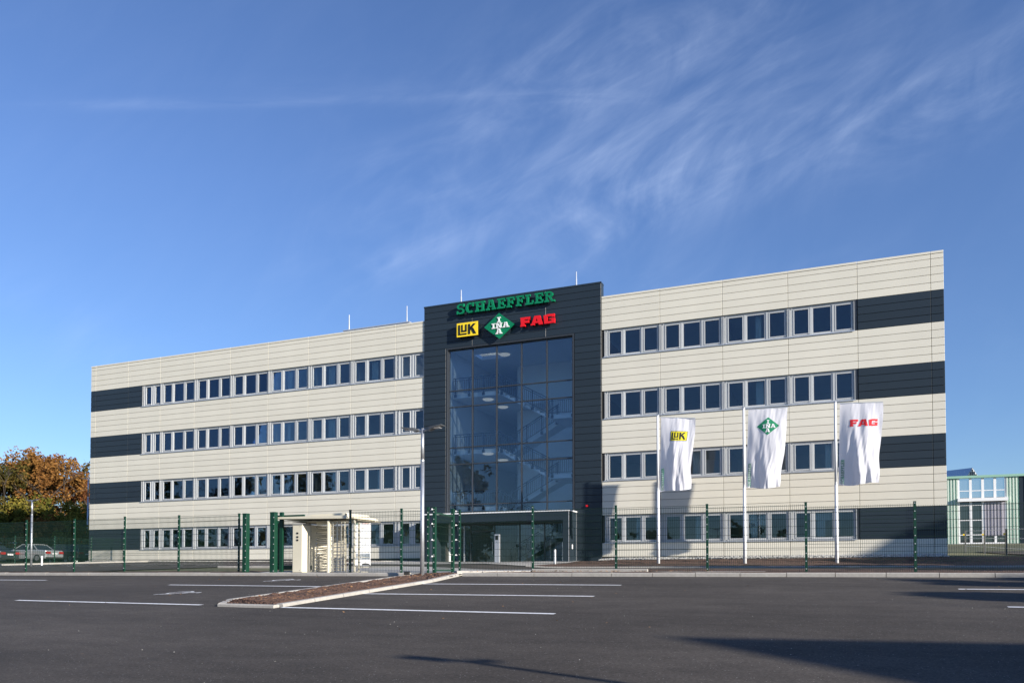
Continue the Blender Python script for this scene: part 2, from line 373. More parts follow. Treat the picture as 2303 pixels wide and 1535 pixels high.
kerb_run((-47.3, 21), (-47.3, 44), top=.09, hf=H); kerb_run((-26.3, 43.45), (-26.45, 36), top=.06, hf=H, L0=1.2)
kerb_run((-14.1, 35.55), (12, 35.55), top=.07, hf=H, wd=.1); kerb_run((-26.3, 28.45), (-16.7, 28.45), top=.06, hf=H)
# island soil
isl = [(-10.72, 12.05), (-10.38, 11.42), (-9.2, 11.34), (-9.24, 16.9), (-9.52, 18.9), (-9.6, 19.6), (-10.67, 19.0)]
bm = bmesh.new(); vs_ = [bm.verts.new((x, y, -1.36+.0665*y+.035)) for x, y in isl]; bm.faces.new(vs_)
bmesh.ops.triangulate(bm, faces=bm.faces)
for _ in range(5): bmesh.ops.subdivide_edges(bm, edges=bm.edges, cuts=1, use_grid_fill=True)
for v in bm.verts:
    if not v.is_boundary: v.co.z += random.uniform(0, .045)
me = bpy.data.meshes.new('island_soil'); bm.to_mesh(me); bm.free(); me.materials.append(SOIL)
tag(inst('island_soil', me), 'brown soil filling the narrow kerbed island', kind='structure')
def in_isl(x, y): return -10.68 < x < -9.25 and 11.5 < y < 19
tag(pebbles('soil_clods', SOIL, -10.68, -9.25, 11.5, 18.8, 900, .012, .04, .045, 'clods of earth on the island', seed=5), kind='stuff')
LEAFS = mat('fallen_leaf', (.30, .16, .07), .8, noise=[(40, .4)])
rnd = random.Random(11); mb = MB()
def leaf(x, y, z, s_):
    a = rnd.uniform(0, 6.28); c_, s2 = math.cos(a)*s_, math.sin(a)*s_; t1, t2 = rnd.uniform(0, .6)*s_, rnd.uniform(0, .6)*s_
    mb.quad((x-c_, y-s2, z+.004), (x+s2*.6, y-c_*.6, z+.004+t1), (x+c_, y+s2, z+.006+t2), (x-s2*.6, y+c_*.6, z+.004))
for k in range(60):
    x = rnd.uniform(-18, 4); y = 5+14*rnd.random()**.6; leaf(x, y, -1.36+.0665*y+.002, rnd.uniform(.014, .028))
for k in range(260):
    x = rnd.uniform(-10.6, -9.3); y = rnd.uniform(11.6, 18.8); leaf(x, y, -1.36+.0665*y+.075, rnd.uniform(.015, .035))
for k in range(160):
    x = rnd.uniform(-9.5, -3); y = rnd.uniform(19.2, 21.3); leaf(x, y, H(x, y)+.06, rnd.uniform(.02, .045))
for k in range(25):
    x = rnd.uniform(-30, -12); y = 18.85; leaf(x, y, -.1, rnd.uniform(.015, .03))
tag(mb.build('fallen_leaves', LEAFS), 'small brown and orange leaves scattered over asphalt and soil', kind='stuff')
mb = MB()
for k in range(160):
    x = rnd.uniform(-14, 3); y = 4.8+13.5*rnd.random(); s_ = rnd.uniform(.002, .0045); z = -1.36+.0665*y
    mb.obox((x, y, z+s_*.4), (s_, 0, 0), (0, s_, 0), (0, 0, s_*.6))
tag(mb.build('grit', GRAVEL), 'pale grit lying loose on the asphalt', kind='stuff')
# painted lines
def line(a, b, wd=.12, hf=None, name='parking_line', lab=None, dz=.004):
    hf = hf or (lambda x, y: -1.36+.0665*y); a = Vector(a); b = Vector(b); d = (b-a).normalized(); n = Vector((-d.y, d.x))*wd/2
    K = 10; mb = MB()
    for i in range(K+1):
        p = a+(b-a)*(i/K); j1 = random.uniform(-.004, .004)
        for s_ in (1, -1):
            q = p+n*s_; mb.v.append((q.x, q.y+j1, hf(q.x, q.y)+dz))
    for i in range(K): k = 2*i; mb.f.append((k, k+1, k+3, k+2))
    o = mb.build(name, PAINT); o['kind'] = 'structure'
    if lab: o['label'] = lab
    return o
line((-9.04, 11.3), (-3.98, 11.2), lab='nearest white bay line right of the island')
line((-9.06, 13.9), (-4.2, 13.92), lab='middle white bay line right of the island')
line((-9.2, 16.4), (-4.35, 16.38), lab='farthest white bay line right of the island')
line((-16.15, 11.58), (-10.95, 11.42), lab='white bay line ending at the left tip of the island')
line((-16.05, 15.6), (-10.95, 15.45), lab='white bay line between the two wheelchair symbols')
line((-29, 16.9), (-22.2, 16.85), lab='white bay line at the left edge of the picture')
line((1.82, 16.0), (7, 16.0), lab='farther white bay line in the shade at right')
line((2.1, 13.1), (7, 13.15), lab='nearer white bay line in the shade at right')
for i in range(9):
    X = -46.5+2.5*i
    line((X, 30.8), (X+.3, 36.5), .12, hf=H, dz=.012, lab=None)
for i in range(9):
    X = -46.0+2.5*i
    line((X, 38.5), (X, 43.0), .12, hf=H, dz=.012, lab=None)
def symbol(cx_, cy_, s_, lab):       # wheelchair symbol, its top towards +x
    mb = MB(); z = lambda x, y: -1.36+.0665*y+.005
    def P2(u, v, k=0): x = cx_+u*s_; y = cy_-v*s_*1.55; return (x, y, z(x, y)+k*.0006)
    def stroke(pts, wd, k=0):
        for (a, b) in zip(pts, pts[1:]):
            A = Vector(a); B = Vector(b); d = (B-A).normalized(); n = Vector((-d.y, d.x))*wd/2
            mb.quad(P2(*(A+n), k), P2(*(A-n), k), P2(*(B-n), k), P2(*(B+n), k))
    arc = [(.0+.33*math.cos(t_), .33*math.sin(t_)) for t_ in [R(70+i*14) for i in range(19)]]
    stroke(arc, .075); stroke([(.62, -.05), (.12, -.02)], .1, 1); stroke([(.15, -.04), (.12, .3)], .09, 2); stroke([(.12, .28), (-.3, .45)], .09, 3); stroke([(-.3, .45), (-.3, .58)], .08, 4); stroke([(.42, -.03), (.42, .22)], .07, 5)
    hd = [P2(.76+.085*math.cos(R(a)), -.06+.085*math.sin(R(a))) for a in range(0, 360, 30)]; mb.quad(*hd)
    o = mb.build('wheelchair_symbol', PAINT); o['kind'] = 'structure'; o['label'] = lab
symbol(-13.68, 13.62, .62, 'white wheelchair symbol in the nearer disabled bay')
symbol(-13.85, 17.35, .62, 'white wheelchair symbol in the farther disabled bay')
# ------------------------------------------------------------------ office building
D = 44.7436; V0 = 14.0907; S = 3.6
XL, XR = -54.31, 4.67; TX0, TX1 = -24.72, -13.0; TTOP = 16.94
office = empty('office_building', (-24, D, .7), label='four storey office block in cream panels with dark bands and a glazed entrance tower', cat='office building')
OB = Vector(office.location)
def ob(mb, name, m, parent=None, smooth=False, bevel=0):   # child of the office, geometry given in world coordinates
    mb.v = [tuple(Vector(v)-OB) for v in mb.v]
    return mb.build(name, m, parent or office, smooth, bevel=bevel)
JL = [XL, -53.77, -50.34, -47.09, -43.78, -40.45, -37.10, -33.70, -30.27, -26.84, TX0]
JR = [TX1, -9.58, -6.12, -2.70, .70, 4.08, XR]
WL = (-48.95, TX0); WR = (-12.86, .57)
G = .012
pm = {}
def panel(name, m, x0, x1, z0, z1, y=D, th=.045):
    key = (round(x1-x0, 2), round(z1-z0, 2), m.name, th)
    if key not in pm:
        w_, h_ = x1-x0-2*G*.9, z1-z0-2*G*.75; b_ = .006; mb = MB()
        i = 0
        mb.v = [(0, th, 0), (w_, th, 0), (w_, th, h_), (0, th, h_), (0, b_, 0), (w_, b_, 0), (w_, b_, h_), (0, b_, h_), (b_, 0, b_), (w_-b_, 0, b_), (w_-b_, 0, h_-b_), (b_, 0, h_-b_)]
        mb.f = [(0, 3, 2, 1), (8, 9, 10, 11)]+[(k, (k+1) % 4, 4+(k+1) % 4, 4+k) for k in range(4)]+[(4+k, 4+(k+1) % 4, 8+(k+1) % 4, 8+k) for k in range(4)]
        pm[key] = mb.mesh(name, m)
    return inst(name, pm[key], office, Vector((x0+G*.9, y+random.uniform(-.0015, .0015), z0+G*.75))-OB)
rows = []                                                    # (z0, z1, band?)
z = V0-3*S-1.6
rows += [(z-.8, z-.4, 0), (z-.4, z, 0)]
for k in range(3, -1, -1):
    zt = V0-k*S
    rows += [(zt-1.6+.4*i, zt-1.2+.4*i, 1) for i in range(4)]
    if k: rows += [(zt+.4*i, zt+.4+.4*i, 0) for i in range(5)]
rows += [(V0+.4*i, V0+.4+.4*i, 0) for i in range(4)]
for J, (wa, wb) in ((JL, WL), (JR, WR)):
    for x0, x1 in zip(J, J[1:]):
        end = x1-x0 < .7
        for z0, z1, band in rows:
            if not band: panel('corner_panel' if end else 'cream_panel', CREAM, x0, x1, z0, z1)
            else:
                for a, b_ in ((x0, min(x1, wa)), (max(x0, wb), x1)):
                    if b_-a > .3: panel('dark_panel', DARK, a, b_, z0, z1)
        panel('parapet_panel', CREAM, x0, x1, V0+1.6, V0+1.845)
        panel('coping', CREAM, x0, x1, V0+1.85, V0+1.985, D-.012, .5)
# wall behind the panels, inner structure
mb = MB()
for (a, b_) in ((XL+.02, TX0), (TX1, XR-.02)):
    wa, wb = WL if a < -30 else WR
    zb = [V0-3*S-1.6-1.4]
    for k in range(3, -1, -1):
        zt = V0-k*S; mb.box(a, b_, D+.075, D+.33, zb[0], zt-1.6+.02)
        if a < wa-.1: mb.box(a, wa-.01, D+.075, D+.33, zt-1.58, zt-.0)
        if wb < b_-.1: mb.box(wb+.01, b_, D+.075, D+.33, zt-1.58, zt-.0)
        zb[0] = zt
    mb.box(a, b_, D+.075, D+.33, V0, V0+1.84)
ob(mb, 'wall', CORE)
mb = MB(); mb.box(XL+.02, XL+.25, D+.34, D+14, -.8, V0+1.84); mb.box(XR-.25, XR-.02, D+.34, D+14, -.8, V0+1.84); mb.box(XL+.02, XR-.02, D+14, D+14.3, -.8, V0+1.84)
ob(mb, 'rear_wall', CREAM)
mb = MB(); mb.box(XL+.3, TX0, D+.34, D+13.9, V0+1.2, V0+1.5); mb.box(TX1, XR-.3, D+.34, D+13.9, V0+1.2, V0+1.5); mb.box(TX0, TX1, D+6, D+13.9, V0+1.2, V0+1.5)
ob(mb, 'roof', GRAVEL)
for (a, b_) in ((XL+.26, TX0+.3), (TX1-.3, XR-.26)):
    for k in range(3, -2, -1):
        zt = V0-k*S if k >= 0 else V0+S
        if k < 0: continue
        ob(MB().box(a, b_, D+.35, D+6, zt+.12, zt+.95), 'floor_slab', PLASTER)
    ob(MB().box(a, b_, D+.35, D+6, V0-3*S-2.8, V0-3*S-2.5), 'floor_slab', FLOORM)
    ob(MB().box(a, b_, D+6.01, D+6.15, 0, V0+.5), 'interior_wall', PLASTER)
# windows
def wmesh(w, lights, opens):
    fr = MB(); zb, zh = .145, 1.445; fx = [0]+[v*w for ab in lights for v in ab]+[w]
    for i in range(0, len(fx), 2): fr.box(fx[i], fx[i+1], .11, .17, zb, zh)
    fr.box(0, w, .112, .172, 0, zb-.001); fr.box(0, w, .112, .172, zh+.001, 1.6)
    fr.box(0, w, .09, .112, 1.52, 1.6); fr.box(0, w, .085, .112, .045, .075)
    for i in range(2, len(fx)-2, 2):
        c_ = (fx[i]+fx[i+1])/2; fr.box(c_-.05, c_+.05, .085, .111, .08, 1.51)
    fr.box(.03, .065, .03, .065, .0, 1.55); fr.box(fx[1]*.5+.02, fx[1]*.5+.05, .03, .065, .0, 1.55)
    fr.box(w-.045, w-.015, .03, .065, .0, 1.55)
    for zc_ in (.3, .8, 1.3):
        fr.box(.03, .06, .065, .11, zc_-.012, zc_+.012); fr.box(w-.04, w-.02, .065, .11, zc_-.012, zc_+.012)
    sash = []
    for i, (a, b_) in enumerate(lights):
        if not opens[i]: continue
        a *= w; b_ *= w; s_ = MB(); e = .042
        s_.box(a-e, a+.012, .08, .109, zb-e, zh+e); s_.box(b_-.012, b_+e, .08, .109, zb-e, zh+e)
        s_.box(a+.012, b_-.012, .08, .109, zb-e, zb+.012); s_.box(a+.012, b_-.012, .08, .109, zh-.012, zh+e)
        s_.box(b_+.0, b_+.03, .055, .08, zb-.05, zb-.0)
        sash.append(s_.mesh('sash', FRAME))
    panes = [MB().box(a*w+.002, b_*w-.002, .135, .143, zb+.002, zh-.002).mesh('pane', GLASS) for a, b_ in lights]
    sill = MB().box(-.0, w, -.055, .1, -.012, .012).box(-.0, w, -.055, -.045, -.035, -.012).mesh('sill', ALU)
    return fr.mesh('window', FRAME), sash, panes, sill
L3 = [(.092, .312), (.382, .642), (.722, .948)]
wc = {}
def window(x0, x1, zt, lights=L3, opens=(1, 0, 1)):
    key = (round(x1-x0, 2), lights[0])
    if key not in wc: wc[key] = wmesh(x1-x0, lights, opens)
    fr, sash, panes, sill = wc[key]
    o = inst('window', fr, office, Vector((x0, D, zt-1.6))-OB)
    for s_ in sash: inst('sash', s_, o)
    for p_ in panes: inst('pane', p_, o)
    inst('sill', sill, o)
    return o
rnd = random.Random(4)
wlist = []
for k in range(4):
    zt = V0-k*S
    window(WL[0], JL[3], zt, [(.185, .46), (.685, .955)], (1, 1)); wlist.append((WL[0], JL[3], zt))
    for i in range(3, 9): window(JL[i], JL[i+1], zt); wlist.append((JL[i], JL[i+1], zt))
    window(JL[9], JL[10]-.02, zt, [(.22, .49), (.68, .96)], (1, 1)); wlist.append((JL[9], JL[10], zt))
    window(WR[0], JR[1], zt); window(JR[1], JR[2], zt); window(JR[2], JR[3], zt); window(JR[3], WR[1], zt)
    wlist += [(WR[0], JR[1], zt), (JR[1], JR[2], zt), (JR[2], JR[3], zt), (JR[3], WR[1], zt)]
# dark reveals left and right of each band
for k in range(4):
    zt = V0-k*S
    ob(MB().box(WL[0]-.03, WL[0]-.002, D+.0, D+.2, zt-1.6, zt), 'reveal', DFRAME); ob(MB().box(WR[1]+.002, WR[1]+.11, D+.03, D+.2, zt-1.6, zt), 'reveal', DFRAME)
cm = {}
for i, (x0, x1, zt) in enumerate(wlist):
    w_ = x1-x0
    mb = MB().box(x0-.14, x0+(.24 if x0 < -25 else .14), D+.36, D+.72, zt-2.5, zt+.1)      # pier at each joint
    ob(mb, 'pier', PLASTER)
    if x0 < -25 or i % 3 == 1: ob(MB().box(x0-.055, x0+.055, D+.73, D+6, zt-2.5, zt+.1), 'partition', PLASTER)
    if w_ > 2.5 and rnd.random() < .8:
        f0 = rnd.choice([.40, .50, .54]); wd = rnd.uniform(.2, .55); mb = MB(); n = int(wd/.02)
        for q in range(n+1):
            xx = x0+f0*w_+q*.02; yy = D+.42+.018*math.sin(q*1.9)
            mb.v += [(xx, yy, zt-1.6), (xx, yy, zt-.05)]
        mb.f = [(2*q, 2*q+2, 2*q+3, 2*q+1) for q in range(n)]
        ob(mb, 'curtain', CURT)
    if zt < 5 and rnd.random() < .75:
        h_ = rnd.uniform(.25, 1.2)
        ob(MB().box(x0+rnd.choice([.38, .72])*w_, x0+rnd.choice([.64, .96])*w_, D+.4, D+.42, zt-.1-h_, zt), 'roller_blind', CURT)
# small things on the inner sills
PAPER = mat('paper', (.75, .78, .8), .7)
ob(MB().box(*[at(1041*0+739, 1090, D+.3).x, at(747, 1090, D+.3).x], D+.3, D+.305, at(743, 1096, D+.3).z, at(743, 1085, D+.3).z), 'notice', PAPER)
# ---- tower
TY = D-.06
mb = MB(); mb.box(TX0+.02, -23.11, D+.0, D+.45, -.3, 14.02); mb.box(-14.68, TX1-.02, D+.0, D+.45, -.3, 14.02); mb.box(TX0+.02, TX1-.02, D+.0, D+.45, 14.02, TTOP-.02)
ob(mb, 'tower_wall', CORE)
z = V0-.4*35
while z < TTOP-.12:
    z1 = min(z+.4, TTOP-.10)
    if z1 <= 14.02 or z < 13.9:
        zz1 = min(z1, 14.02) if z < 13.9 else z1
        panel('dark_panel', DARK, TX0, -23.15, z, z1, TY-.0); panel('dark_panel', DARK, -14.64, TX1, z, z1, TY)
    else:
        for a, b_ in ((TX0, -21.3), (-21.3, -16.43), (-16.43, TX1)): panel('dark_panel', DARK, a, b_, z, z1, TY)
    z += .4
for x in (-21.3, -16.43): ob(MB().box(x-.012, x+.012, TY+.006, TY+.04, 14.1, TTOP-.11), 'joint_strip', SBLACK)  # black backing added so direct sun leaves the header joints dark
ob(MB().box(TX0-.01, TX1+.01, TY-.02, D+.47, TTOP-.1, TTOP), 'coping', DARK)
ob(MB().box(TX1-.019, TX1+.0, D-.01, D+.46, V0+1.9, TTOP-.101), 'tower_cheek', DARK)
ob(MB().box(TX0-.002, TX0+.019, D-.01, D+.46, V0+1.9, TTOP-.101), 'tower_cheek', DARK)
XM = [-23.0, -21.37, -19.72, -18.07, -16.43, -14.79]; ZM = [13.96, 11.4, 10.37, 7.81, 6.75, 4.21, 3.52]
mb = MB(); mb.box(-23.11, -23.03, TY-.0, D+.3, 3.5, 14.09); mb.box(-14.76, -14.66, TY+.0, D+.3, 3.5, 14.09); mb.box(-23.03, -14.76, TY+.0, D+.3, 14.0, 14.088)
ob(mb, 'glazing_surround', DFRAME)
for x in XM: ob(MB().box(x-.032, x+.032, D+.07, D+.22, 3.5, 14.0), 'mullion', DFRAME)
for z in ZM: ob(MB().box(-23.0, -14.79, D+.085, D+.2, z-.032, z+.032), 'transom', DFRAME)
for x0, x1 in zip(XM, XM[1:]):
    for z1, z0 in zip(ZM, ZM[1:]):
        ob(MB().box(x0+.03, x1-.03, D+.14, D+.15, z0+.03, z1-.03), 'pane', TGLASS)
# stairwell inside
mb = MB(); Yb = 50.4
mb.box(-23.35, -23.06, D+.31, 58, .2, 14.3); mb.box(-14.72, -14.4, D+.31, Yb, .2, 14.3); mb.box(-20.5, -14.4, Yb, Yb+.2, .2, 14.3); mb.box(-20.7, -20.5, Yb+.2, 56, .2, 14.3)
ob(mb, 'stairwell_wall', PLASTER)
ob(MB().box(-23.06, -20.7, 56, 56.2, .2, 14.3), 'stairwell_wall', mat('shaded_corridor_wall', (.2, .21, .22), .8))  # end of the deep corridor, its shade put into a darker wall colour
a, b_ = at(1078, 780, 47.2), at(1124, 780, 47.2)
sx0, sx1, sy0, sy1 = -22.1, -20.4, 46.6, 47.9
mb = MB(); mb.box(-23.1, sx0, D+.3, 56, 14.05, 14.3); mb.box(sx1, -14.6, D+.3, 56, 14.05, 14.3); mb.box(sx0, sx1, D+.3, sy0, 14.05, 14.3); mb.box(sx0, sx1, sy1, 56, 14.05, 14.3)
ob(mb, 'stairwell_ceiling', PLASTER)
F = [11.3, 7.7, 4.1, .52]
LX0, LX1, MX0, MX1 = -23.0, -19.72, -16.42, -14.75
for k in range(4):
    f = F[k]
    if k < 3:
        ob(MB().box(LX0, LX1, 45.35, 56, f-.28, f), 'landing', PLASTER)
        ob(MB().box(LX1, -18.2, 48.6, 50.35, f-.28, f), 'landing', PLASTER)
        ob(MB().box(MX0, MX1, 45.35, 48.4, f-1.8-.25, f-1.8), 'landing', PLASTER)
for k in range(3):
    f = F[k]; n = 10; run = (MX0-LX1)/n
    for (y0, y1, s_, xa, ztop) in ((45.4, 46.75, 1, LX1, f), (47.05, 48.4, -1, MX0, f-1.8)):
        p = [(xa, ztop)]; 
        for i in range(n):
            p.append((xa+s_*run*i, ztop-.18*(i+1))) if i == 0 else None
            if i: p.append((xa+s_*run*i, ztop-.18*(i+1)))
            p.append((xa+s_*run*(i+1), ztop-.18*(i+1)))
        p += [(xa+s_*run*n, ztop-1.8-.25), (xa, ztop-.25)]
        i0 = MB().prism(p[1:], y0, y1)
        ob(i0, 'stair_flight', PLASTER)
def railing(x0, z0, x1, z1, y, name='railing'):
    mb = MB(); h = .98; n = max(2, int(abs(x1-x0)/.125)); sl = (z1-z0)/(x1-x0)
    mb.bar((x0, y, z0+h), (x1, y, z1+h), .05); mb.bar((x0, y, z0+h-.13), (x1, y, z1+h-.13), .03); mb.bar((x0, y, z0+.1), (x1, y, z1+.1), .03)
    for i in range(n+1):
        x = x0+(x1-x0)*i/n; zz_ = z0+sl*(x-x0); mb.box(x-.009, x+.009, y-.012, y+.012, zz_+.1, zz_+h-.13)
    m = max(2, int(abs(x1-x0)/1.05)+1)
    for i in range(m):
        x = x0+(x1-x0)*(i+.12)/(m-.76); zz_ = z0+sl*(x-x0); mb.box(x-.03, x+.03, y-.02, y+.02, zz_-.2, zz_+h); mb.box(x-.09, x+.09, y-.03, y-.02, zz_-.22, zz_-.04)
    ob(mb, name, RAIL)
for k in range(4):
    f = F[k]
    if k < 3:
        railing(LX0+.1, f, LX1, f, 45.3); railing(LX1, f, MX0, f-1.8, 45.36); railing(MX0, f-1.8, MX1-.05, f-1.8, 45.3)
        railing(MX0, f-1.8, LX1, f-3.6, 47.0)
LAMP = bpy.data.materials.new('lamp_glow'); LAMP.use_nodes = True; bb = LAMP.node_tree.nodes['Principled BSDF']
bb.inputs['Base Color'].default_value = (.8, .78, .72, 1); bb.inputs['Emission Color'].default_value = (1, .9, .75, 1); bb.inputs['Emission Strength'].default_value = .16
def dome(x, y, z):
    mb = MB(); n = 20; prev = None
    for j in range(5):
        a_ = j/4*math.pi/2; r = .36*math.cos(a_); h = -.10*math.sin(a_)
        for i in range(n): t_ = 2*math.pi*i/n; mb.v.append((x+max(r, .01)*math.cos(t_), y+max(r, .01)*math.sin(t_), z+h))
    for j in range(4):
        for i in range(n): mb.f.append((j*n+i, j*n+(i+1) % n, (j+1)*n+(i+1) % n, (j+1)*n+i))
    ob(mb, 'ceiling_lamp', LAMP, smooth=True)
for (x, y, zc_) in ((1135, 799, 14.04), (1098, 900, 11.01), (1131, 917, 11.01), (1098, 1022, 7.41), (1131, 1036, 7.41)):
    r_ = ray(x, y); q = r_*((zc_-.07)/r_.z); dome(q.x, min(q.y, 55), zc_)
# ---- entrance portal
PY0, PY1, PX0, PX1, PT = 43.24, 45.2, -23.8, -14.53, 3.5
for a, b_ in ((PX0, -20.7), (-20.7, -17.6), (-17.6, PX1)): ob(MB().box(a+.005, b_-.005, PY0, PY0+.04, 3.0, PT), 'portal_panel', DARK)
mb = MB(); mb.box(PX0+.01, PX1-.01, PY0+.045, PY1+.15, 3.02, PT-.01); ob(mb, 'portal_roof', DARK)
ob(MB().box(PX0-.04, PX1+.04, PY0-.04, D-.07, PT+.001, PT+.07), 'portal_coping', SWHITE)
ob(MB().box(PX0, PX0+.35, PY0+.0, PY1, .3, 3.0), 'portal_wall', DARK)
mb = MB(); mb.box(PX1-.36, PX1-.03, PY0+.0, PY1, .3, 3.0); ob(mb, 'portal_wall', DARK)
mb = MB(); mb.box(PX1-.03, PX1, PY0, PY0+.45, .3, PT); mb.box(PX1-.03, PX1, PY0+1.05, D-.07, .3, PT); mb.box(PX1-.03, PX1, PY0+.45, PY0+1.05, .3, .95); mb.box(PX1-.03, PX1, PY0+.45, PY0+1.05, 2.6, PT)
ob(mb, 'portal_cheek', DARK)
ob(MB().box(PX1-.01, PX1+.012, PY0-.012, PY0+.03, .4, PT), 'corner_trim', ALU); ob(MB().box(PX1-.01, PX1+.012, D-.13, D-.09, .4, PT), 'corner_trim', ALU)
ob(MB().box(PX1-.02, PX1-.005, PY0+.62, PY0+.8, 1.35, 1.6), 'intercom', SWHITE)
gx = [PX0+.36, at(1044, 1200, PY1).x, at(1058, 1200, PY1).x, at(1112, 1200, PY1).x, at(1169, 1200, PY1).x, at(1225, 1200, PY1).x, PX1-.37]
for i, x in enumerate(gx): ob(MB().box(x-.035, x+.035, PY1+.0, PY1+.08, .4, 3.0), 'door_frame', ALU if i == 1 else DFRAME)
ob(MB().box(gx[0], gx[-1], PY1+.0, PY1+.075, 2.92, 3.01), 'door_frame', DFRAME); ob(MB().box(gx[0], gx[-1], PY1+.0, PY1+.075, .42, .56), 'door_frame', DFRAME)
ob(MB().box(gx[2], gx[3], PY1+.0, PY1+.075, 2.5, 2.58), 'door_frame', DFRAME)
for a, b_ in zip(gx, gx[1:]): ob(MB().box(a+.03, b_-.03, PY1+.03, PY1+.04, .5, 2.95), 'entrance_pane', GLASS)
ob(MB().box(gx[3]-.12, gx[3]-.09, PY1-.06, PY1-.03, 1.1, 1.9), 'door_handle', STEEL)
ob(MB().box(-23.4, -14.8, PY1, 56, .35, .5), 'lobby_floor', FLOORM)
ob(MB().box(-16.9, -16.2, 49.8, 49.9, 1.0, 2.6), 'notice', PAPER)
ob(MB().box(at(1319, 1137, TY).x, at(1323, 1137, TY).x, TY-.12, TY-.0, at(1319, 1139, TY).z, at(1319, 1135, TY).z), 'alarm_beacon', SRED)
# ---- lightning rods and roof plant
for x, y0_, y1_, yy in ((785, 708, 746, D+2.5), (915, 688, 726, D+2.5), (1037, 652, 682, D+.3), (1296, 611, 643, D+.3)):
    a = at(x, y1_, yy); b_ = at(x, y0_, yy); a.z -= .8
    m_ = MB(); m_.cyl(a, a+Vector((0, 0, 1.2)), .06, .05, 8); m_.cyl(a+Vector((0, 0, 1.2)), Vector((a.x, a.y, b_.z)), .045, .035, 8); ob(m_, 'lightning_rod', ALU)
x0 = at(773, 746, D+2).x; x1 = at(920, 725, D+2).x; zz_ = at(915, 725, D+2).z
ob(MB().box(x0, x1, D+2, D+5, V0+1.4, zz_), 'roof_plant', ALU); ob(MB().box(x0-.05, x1+.05, D+1.95, D+5.05, zz_+.001, zz_+.06), 'roof_plant_lid', ALU)

# ------------------------------------------------------------------ lettering: strokes in a unit-high box
def glyph(ch):
    """list of convex quads (x, z); slab serif capitals"""
    q = []
    def r(x0, z0, x1, z1): q.append([(x0, z0), (x1, z0), (x1, z1), (x0, z1)])
    def d(x0, z0, x1, z1, wd): q.append([(x0-wd/2, z0), (x0+wd/2, z0), (x1+wd/2, z1), (x1-wd/2, z1)])
    def arc(cx_, cz, rx, rz, a0, a1, wd, n=7, wz=None):
        wz = wz or wd*.8
        for i in range(n):
            t0, t1 = R(a0+(a1-a0)*i/n), R(a0+(a1-a0)*(i+1)/n)
            q.append([(cx_+rx*math.cos(t0), cz+rz*math.sin(t0)), (cx_+(rx-wd)*math.cos(t0), cz+(rz-wz)*math.sin(t0)), (cx_+(rx-wd)*math.cos(t1), cz+(rz-wz)*math.sin(t1)), (cx_+rx*math.cos(t1), cz+rz*math.sin(t1))])
    s, h = .22, .17
    if ch == 'I': r(.17, 0, .17+s, 1); r(0, 0, .56, h); r(0, 1-h, .56, 1); wd = .56
    elif ch == 'H': r(.12, 0, .12+s, 1); r(.72, 0, .72+s, 1); r(.3, .42, .76, .58); [r(a, b, a+.46, b+h) for a in (0, .6) for b in (0, 1-h)]; wd = 1.06
    elif ch == 'E': r(.12, 0, .12+s, 1); r(0, 0, .88, h); r(0, 1-h, .88, 1); r(.3, .42, .62, .58); r(.72, 0, .88, .34); r(.72, .66, .88, 1); r(.54, .32, .66, .68); wd = .88
    elif ch == 'F': r(.12, 0, .12+s, 1); r(0, 0, .5, h); r(0, 1-h, .86, 1); r(.3, .42, .62, .58); r(.7, .64, .86, 1); r(.54, .32, .66, .68); wd = .86
    elif ch == 'L': r(.12, 0, .12+s, 1); r(0, 0, .84, h); r(0, 1-h, .5, 1); r(.68, 0, .84, .38); wd = .84
    elif ch == 'A': d(.2, .1, .46, 1, .17); d(.86, .1, .6, 1, .23); r(.36, .28, .74, .42); r(0, 0, .4, h); r(.64, 0, 1.08, h); r(.26, 1-h, .68, 1); wd = 1.08
    elif ch == 'N': r(.12, 0, .12+.19, 1); r(.74, 0, .74+.19, 1); d(.28, 1, .82, 0, .26); r(0, 0, .44, h); r(0, 1-h, .36, 1); r(.62, 1-h, 1.04, 1); wd = 1.04
    elif ch == 'C': arc(.5, .5, .5, .52, 50, 310, .24, 10); r(.72, .62, .88, 1.0); wd = .92
    elif ch == 'S': arc(.43, .73, .41, .29, 20, 270, .2, 8, .16); arc(.43, .29, .43, .31, -160, 90, .2, 8, .16); r(.68, .68, .82, 1.0); r(.02, 0, .15, .32); wd = .86
    elif ch == 'R': r(.12, 0, .12+s, 1); arc(.52, .735, .34, .265, -90, 90, .22, 6, .15); r(.3, 1-.155, .54, 1); r(.3, .47, .54, .62); d(.82, 0, .52, .5, .22); r(0, 0, .46, h); r(0, 1-h, .36, 1); r(.74, 0, 1.04, h); wd = 1.02
    return q, wd
def fag(ch):                         # broad italic-free block letters
    q = []
    def r(x0, z0, x1, z1): q.append([(x0, z0), (x1, z0), (x1, z1), (x0, z1)])
    if ch == 'F': q.append([(.1, 0), (.5, 0), (.5, 1), (0, 1)]); r(.48, .74, 1.3, 1); q.append([(1.0, .62), (1.3, .74), (1.3, 1), (1.06, 1)]); r(.48, .36, 1.06, .6); r(.0, 0, .6, .2); wd = 1.3
    elif ch == 'A': q.append([(0, 0), (.36, 0), (.82, 1), (.42, 1)]); q.append([(.98, 0), (1.5, 0), (1.12, 1), (.62, 1)]); r(.3, .2, 1.1, .4); r(-.06, 0, .46, .16); wd = 1.5
    else: q.append([(.1, 0), (.5, 0), (.5, 1), (0, .9)]); r(.48, .76, 1.36, 1); r(.48, 0, 1.1, .24); r(1.04, .66, 1.36, .8); r(1.02, .0, 1.4, .52); r(.72, .40, 1.05, .52); wd = 1.42
    return q, wd
